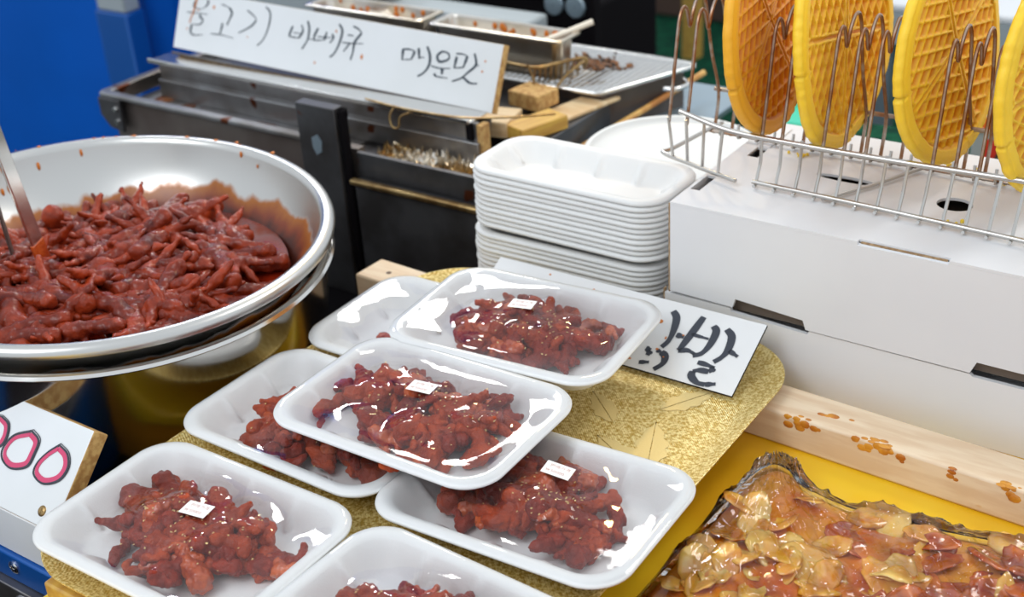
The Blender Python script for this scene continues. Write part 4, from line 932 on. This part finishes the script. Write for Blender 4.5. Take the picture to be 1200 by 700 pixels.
# wire basket in front of the right pan
t = thing('wire_basket', (-.84,1.27,.05), 'bent brown wire basket hooked below the right pan', 'wire basket')
bk0, bk1 = Vector((-.8700,1.268,.085)), Vector((-.8250,1.318,.088))
def lp(u): return bk0.lerp(bk1, u)
obj('basket_rim', MB().tube(catmull([bk0+Vector((-.09,.005,.002)), bk0, lp(.5)+Vector((0,0,-.001)), bk1, bk1+Vector((.003,.004,-.006)), bk1+Vector((-.003,.006,-.014))], 5), .0022, 8), M['wire_brown'], t, smooth=True)
for k in range(9):
    p = lp(.08+k*.105); obj('basket_wire', MB().tube(catmull([p, p+Vector((-.001,.000,-.010)), p+Vector((-.004,.002,-.022)), p+Vector((-.014,.010,-.028))], 4), .0013, 6), M['wire_brown'], t, smooth=True)
obj('basket_hook', MB().tube(catmull([bk0+Vector((-.002,-.003,.004)), bk0+Vector((.004,-.003,-.010)), bk0+Vector((.010,-.004,-.028)), bk0+Vector((.016,-.003,-.040)), bk0+Vector((.022,.003,-.039)), bk0+Vector((.034,.025,-.015)), bk1+Vector((.004,-.002,-.002))], 5), .0018, 8), M['wire_brown'], t, smooth=True)

# mesh grate
t = thing('grill_mesh', (-.87,1.38,.06), 'fine wire cooking mesh with charred crumbs, right of the pans', 'grill mesh')
mx0, mx1, my0, my1, mz = -1.02, -.729, 1.291, 1.440, .055
fp = [(mx0,my0),(mx1-.055,my0),(mx1,my1),(mx0,my1)]
def fx(y): return mx1-.055+.055*(y-my0)/(my1-my0)
obj('mesh_frame', MB().tube([(mx0,my0,mz),(fx(my0)-.008,my0,mz),(fx(my0),my0+.008,mz),(mx1,my1-.008,mz),(mx1-.008,my1,mz),(mx0,my1,mz)], .0028, 8, closed=True), M['steel'], t, smooth=True)
mb = MB()
for y in np.arange(my0+.003, my1, .0042): mb.tube([(mx0,y,mz),(fx(y),y,mz)], .0009, 4)
for x in np.arange(mx0, mx1, .0085):
    y0_ = my0 if x < mx1-.055 else my0+(x-mx1+.055)/.055*(my1-my0)
    mb.tube([(x,y0_,mz+.001),(x,my1,mz+.001)], .0009, 4)
w_ = obj('mesh_wires', mb, M['steel'], t); w_['kind'] = 'stuff'
mb = MB(); rng = random.Random(8)
for k in range(90):
    x = -.845+rng.gauss(0,.020); y = 1.385+rng.gauss(0,.012); s_ = rng.uniform(.0015,.004)
    mb.lathe([(s_*math.sin(b_), -s_*math.cos(b_)) for b_ in (.05,1,2.1,3.09)], 6, Matrix.Translation((x,y,mz+.003))@Euler((rng.random(),rng.random(),0)).to_matrix().to_4x4()@Matrix.Diagonal((1.5,1,.7,1)))
obj('charred_crumbs', mb, M['char'], t)['kind'] = 'stuff'
obj('fire_box', MB().prism([(mx0,my0+.012),(mx1-.06,my0+.012),(mx1-.014,my1-.01),(mx0,my1-.01)], -.02, .047), M['brown_metal'], t)
obj('side_handle', MB().tube(catmull([(-.745,1.38,.040),(-.730,1.385,.040),(-.725,1.405,.040),(-.738,1.42,.040)], 4), .003, 8), M['steel'], t, smooth=True)
# bamboo stick and blue grey shelf behind tub
o = obj('steel_shelf', MB().box(-.90,-.690,1.17,1.52,-.010,.0), M['shelf_blue'], bevel=.002); tag(o, 'blue grey steel shelf between the grill and the white tub', 'shelf')
o = obj('bamboo_stick', MB().tube([(-.7815,1.215,.006),(-.760,1.34,.018),(-.7385,1.478,.031)], .0042, 10), M['bamboo'], smooth=True); tag(o, 'thin bamboo stick with brown scorch marks behind the foam stack', 'stick')

# ============================================================ BAG OF AMBER SLICES
bagc = (-.165, .575)
out = [(-.352,.45),(-.355,.58),(-.353,.68),(-.350,.74),(-.347,.785),(-.338,.808),(-.322,.808),(-.305,.795),(-.278,.788),(-.25,.786),(-.20,.792),(-.14,.802),(-.06,.800),(.02,.78),(.03,.60),(.02,.42),(-.10,.36),(-.25,.37)]
t = thing('snack_bag', (bagc[0], bagc[1], -.037), 'clear plastic bag of amber saucy slices in the lower right corner', 'bag of food')
OP = catmull([(x, y, 0) for x, y in out], 6, closed=True)
def slice_mesh(seed):
    rng = random.Random(seed); n = 26; rr = []
    L_, W_ = rng.uniform(.012,.022), rng.uniform(.007,.012); kx = rng.uniform(-1,1)*22
    def zf(x, y): return kx*x*x+.0022*noise.noise(Vector((x*90+seed, y*90, 0)))
    for side in (1, -1):
        us = [.02,.35,.65,.88,1.0] if side == 1 else [1.0,.88,.65,.35,.02]
        for u in us:
            rg = []
            for k in range(n):
                a = 2*math.pi*k/n; e = 1+.18*noise.noise(Vector((math.cos(a)*2.5+seed, math.sin(a)*2.5, 0))); x = L_*u*e*math.cos(a); y = W_*u*e*math.sin(a)
                rg.append((x, y, zf(x, y)+side*.0009*(1 if u < 1 else .4)))
            rr.append(rg)
    return MB().rings(rr, True, True).mesh('slice')
M['slice'] = mat('amber_slice', (.72,.24,.010), .22, c2=(.92,.50,.06), nscale=45, nlo=.35, nhi=.62, bump=.4, bscale=160, coat=.8, sss=.35, sssr=(1,.5,.15))
M['slice_red'] = mat('red_sauced_slice', (.36,.03,.004), .2, c2=(.76,.20,.015), nscale=50, nlo=.35, nhi=.68, bump=.4, bscale=160, coat=.9, sss=.3)
M['slice_pale'] = mat('pale_slice', (.85,.42,.04), .25, c2=(.92,.62,.16), nscale=35, bump=.3, bscale=160, coat=.8, sss=.35, sssr=(1,.6,.25))
SL_ = [slice_mesh(i) for i in range(7)]
for s_ in SL_: s_.materials.append(M['slice'])
M['marinade'] = mat('orange_marinade', (.85,.38,.03), .15, c2=(.60,.12,.010), nscale=22, nlo=.4, nhi=.65, bump=.8, bscale=120, coat=.6)
rr = []
for k in range(26):
    u = (k+.02)/25*.965; rr.append([(bagc[0]+(p.x-bagc[0])*u, bagc[1]+(p.y-bagc[1])*u, -.0335+.009*min(1, (1-u/.966)*9)+.004*noise.noise(Vector((p.x*u*40, p.y*u*40, 1)))*min(1, (1-u/.966)*6)) for p in OP])
obj('marinade', MB().rings(rr, True, True), M['marinade'], t, smooth=True)
hp = Heap(-.37,.06,.33,.83,.003,.004); rng = random.Random(21)
def inside(x, y, marg=0):
    P = OP; c = False; j = len(P)-1
    for i in range(len(P)):
        if (P[i].y > y) != (P[j].y > y) and x < (P[j].x-P[i].x)*(y-P[i].y)/(P[j].y-P[i].y)+P[i].x: c = not c
        j = i
    return c
cnt = 0
while cnt < 298:
    x = rng.uniform(-.34, .0); y = rng.uniform(.47, .79)
    if not inside(x-.016, y) or not inside(x, y+.012) or (x < -.305 and y > .755): continue
    ed = min(1, .35+max(0, (.775-y))/.06)
    me = rng.choice(SL_); ro = (rng.uniform(-.35,.35), rng.uniform(-.35,.35), rng.uniform(0,6.3)); s_ = rng.uniform(.75,1.15)
    z = hp.settle(me, x, y, ro, 45, s_); z = min(z, .020*ed+rng.uniform(0,.004))
    o = link('amber_slice', me, None, t, (x-bagc[0], y-bagc[1], z+.004), ro); o.scale = (s_,)*3
    p = .25+.5*(x > -.20) ; mt = M['slice_red'] if noise.noise(Vector((x*22, y*22, 4))) > .26-.28*(x > -.21) else (M['slice_pale'] if rng.random() < .45 else M['slice'])
    o.material_slots[0].link = 'OBJECT'; o.material_slots[0].material = mt; cnt += 1
H = hp.h; F = np.full_like(H, .0)
for it in range(60):
    G = F.copy(); G[1:-1,1:-1] = (F[:-2,1:-1]+F[2:,1:-1]+F[1:-1,:-2]+F[1:-1,2:])/4; Hc = np.minimum(H, .032)+.0025; G = np.where((Hc > G) & (H > .001), Hc, G); F = G
for it in range(2): F[1:-1,1:-1] = (F[:-2,1:-1]+F[2:,1:-1]+F[1:-1,:-2]+F[1:-1,2:]+F[1:-1,1:-1]*2)/6
def fhb(x, y):
    i = min(max((x+.37)/.003, 0), hp.nx-2.001); j = min(max((y-.33)/.003, 0), hp.ny-2.001); i0, j0 = int(i), int(j); fi, fj = i-i0, j-j0
    return F[i0,j0]*(1-fi)*(1-fj)+F[i0+1,j0]*fi*(1-fj)+F[i0,j0+1]*(1-fi)*fj+F[i0+1,j0+1]*fi*fj
neck = Vector((-.332,.800))
rings = []; NR = 110
OPd = []
for i, p in enumerate(OP):
    q = OP[(i+1) % len(OP)]
    for j in range(4): OPd.append(p.lerp(q, j/4))
for k in range(NR):
    u = (k+.01)/(NR-1); rg = []
    for p in OPd:
        x = bagc[0]+(p.x-bagc[0])*u; y = bagc[1]+(p.y-bagc[1])*u
        dx, dy = x-neck.x, y-neck.y; d = math.hypot(dx, dy); an = math.atan2(dy, dx)
        fold = (1-abs(noise.noise(Vector((an*5.5, d*4, 1)))*2))**3*.0065*math.exp(-d/.22)+(1-abs(noise.noise(Vector((x*34+y*22, (y-x)*9, 2)))*2))**4*.0050
        fine = .0020*noise.noise(Vector((x*150, y*150, 5)))+.0006*noise.noise(Vector((x*330, y*330, 8)))
        gather = .016*math.exp(-(d/.045)**2)*(.55+.45*abs(noise.noise(Vector((an*9, d*40, 3))))*2)
        e = max(0, (u-.93)/.07); z = fhb(x, y)+.0015+(fold+gather)*(1-e**3)+fine*(1-e)
        z = max(z*(1-e**2), -.0015+.002*(1-e)); rg.append((x, y, z))
    rings.append(rg)
rings.append([(bagc[0]+(p.x-bagc[0])*.995, bagc[1]+(p.y-bagc[1])*.995, -.0034) for p in OPd])
rings = [[(x, y, z-.0333) for x, y, z in rg] for rg in rings]
obj('bag_film', MB().rings(rings, True, True), M['bag'], t, smooth=False)
for p_ in t.children:
    if p_.name.startswith('bag_film'): p_.data.shade_smooth()

# ============================================================ BACKGROUND BEHIND THE STALL
t = thing('equipment_cart', (-1.15,1.9,-.8), 'dark equipment cart with round gauges behind the grill', 'cart')
obj('cart_body', MB().box(-1.75,-1.20,1.72,2.2,-.8,-.06), M['black'], t, bevel=.01)
obj('cart_panel', MB().box(-1.30,-1.04,1.700,1.72,-.16,.06), M['black'], t, bevel=.002)
for x in (-1.165,-1.125): 
    g_ = obj('gauge', MB().lathe([(.001,.006),(.016,.006),(.018,.003),(.018,0)], 28, Matrix.Translation((x+.052,1.700,.022))@axf), M['shelf_blue'], t, smooth=True)
obj('cart_rail', MB().box(-1.75,-1.10,1.60,1.66,-.02,.02), M['grey_paint'], t, bevel=.006)
obj('cart_rail', MB().box(-1.75,-1.12,1.69,1.72,.03,.06), M['shelf_blue'], t, bevel=.006)
o = obj('spouted_canister', MB().lathe([(.001,0),(.05,0),(.05,.10),(.046,.105),(.001,.105)], 32, Matrix.Translation((-1.42,1.62,.0))), M['grey_metal'], smooth=True); tag(o, 'blurred steel canister behind the left pan', 'canister')
t = thing('dark_crate', (-2.2,3.9,-.785), 'dark red and brown crates far behind the grill', 'crate')
obj('crate_red', MB().box(-2.35,-1.5,4.3,4.8,-.45,-.1), M['dark_red'], t, bevel=.01)
obj('crate_brown', MB().box(-2.30,-1.60,4.1,4.8,-.785,-.45), M['dark_brown'], t, bevel=.01)
o = obj('green_tube', MB().tube([(-2.30,3.85,-.785),(-2.30,3.85,-.45)], .035, 14), M['leaf_green'], smooth=True); tag(o, 'bright green upright tube on the dark turf', 'tube')
o = obj('wooden_post', MB().box(-1.93,-1.88,3.7,3.75,-.785,-.2), M['wood_yellow']); tag(o, 'thin yellowish post by the dark crates', 'post')
t = thing('white_table', (-.3,2.4,-.785), 'white topped table far behind the wafers, upper right', 'table')
obj('table_top', MB().box(-.97,1.8,2.632,3.6,-.215,-.20), M['white_paint'], t, bevel=.004)
obj('table_apron', MB().box(-.965,1.79,2.63,3.55,-.285,-.2155), M['grey_paint'], t)
for x, y in ((-.915,2.64),(-.915,3.4),(1.7,2.64),(1.7,3.4)): obj('leg', MB().box(x,x+.04,y,y+.04,-.785,-.29), M['shelf_blue'], t)
# white can with printed swirl
t = thing('printed_can', (-.33,1.49,-.05), 'white printed can with an orange and navy swirl logo behind the rack', 'can')
YC = 1.470
Mc = Matrix(((1,0,0,0),(0,0,1,YC),(0,1,0,0),(0,0,0,1)))
obj('can_body', MB().box(-.385,-.27,YC+.004,YC+.07,-.05,.013), M['grey_paint'], t, bevel=.002)
obj('front_panel', MB().prism([(-.392,.0145),(-.388,.0195),(-.3745,.0345),(-.370,.0365),(-.285,.043),(-.270,.030),(-.270,.0135),(-.272,.0125),(-.384,.0115)], 0, .06, Mc), M['white_paint'], t, bevel=.0015)
def swirl(r0, r1, a0, a1, m, cx_, cz_, sx, sz, y_, nm):
    n = 30; A, B = [], []
    for i in range(n+1):
        a_ = R(a0+(a1-a0)*i/n); w_ = math.sin(math.pi*i/n)**.5
        A.append((cx_+sx*r1*math.cos(a_), YC-y_, cz_+sz*r1*math.sin(a_))); B.append((cx_+sx*(r1-(r1-r0)*w_)*math.cos(a_), YC-y_, cz_+sz*(r1-(r1-r0)*w_)*math.sin(a_)))
    return obj(nm, MB().rings([A, B], closed=False), m, t)
swirl(.62, 1.0, 70, 300, M['orange_print'], -.345, .0250, .034, .0105, .0006, 'orange_swirl')
swirl(.60, .86, 80, 280, M['navy_print'], -.335, .0248, .020, .0080, .0008, 'navy_swirl')
obj('red_band', MB().box(-.368,-.27,YC+.002,YC+.004,-.048,.004), M['red_paint'], t)
obj('dark_emblem', MB().lathe([(.001,.0006),(.017,.0006),(.018,0)], 28, Matrix.Translation((-.338,YC+.002,-.020)) @ axf), M['dark_metal'], t)
o = obj('teal_lid', MB().lathe([(.001,.004),(.030,.004),(.034,.010),(.046,.010),(.050,.006),(.050,.0),(.001,.0)], 40, Matrix.Translation((-.565,1.41,.02))), M['teal'], smooth=True); tag(o, 'teal green plastic lid behind the carton', 'lid')
o = obj('lid_jar', MB().lathe([(.001,0),(.045,0),(.047,.02),(.047,.0235),(.001,.0235)], 40, Matrix.Translation((-.565,1.41,-.004))), M['white_paint'], smooth=True); tag(o, 'white jar under the teal lid', 'jar')
o = obj('back_bench', MB().box(-.68,.40,1.30,1.60,-.10,-.05), M['grass'], bevel=.003); tag(o, 'dark green covered bench behind the cartons', 'bench')
mb = MB(); rng = random.Random(9)
for cx_, cy_, n_ in ((-.428,1.062,9),(-.235,1.075,12),(-.30,1.10,6),(-.262,.985,4)):
    for k in range(n_):
        x, y = cx_+rng.gauss(0,.006), cy_+rng.gauss(0,.004); s_ = rng.uniform(.0008,.0022)
        mb.lathe([(s_*math.sin(b_), -s_*math.cos(b_)) for b_ in (.05,1,2.1,3.09)], 6, Matrix.Translation((x,y,.1255+s_*.6)))
M['crumb'] = mat('yellow_crumb', (.85,.60,.05), .6)
o = obj('wafer_crumbs', mb, M['crumb']); tag(o, 'yellow wafer crumbs scattered on the carton lid', 'crumbs', kind='stuff')
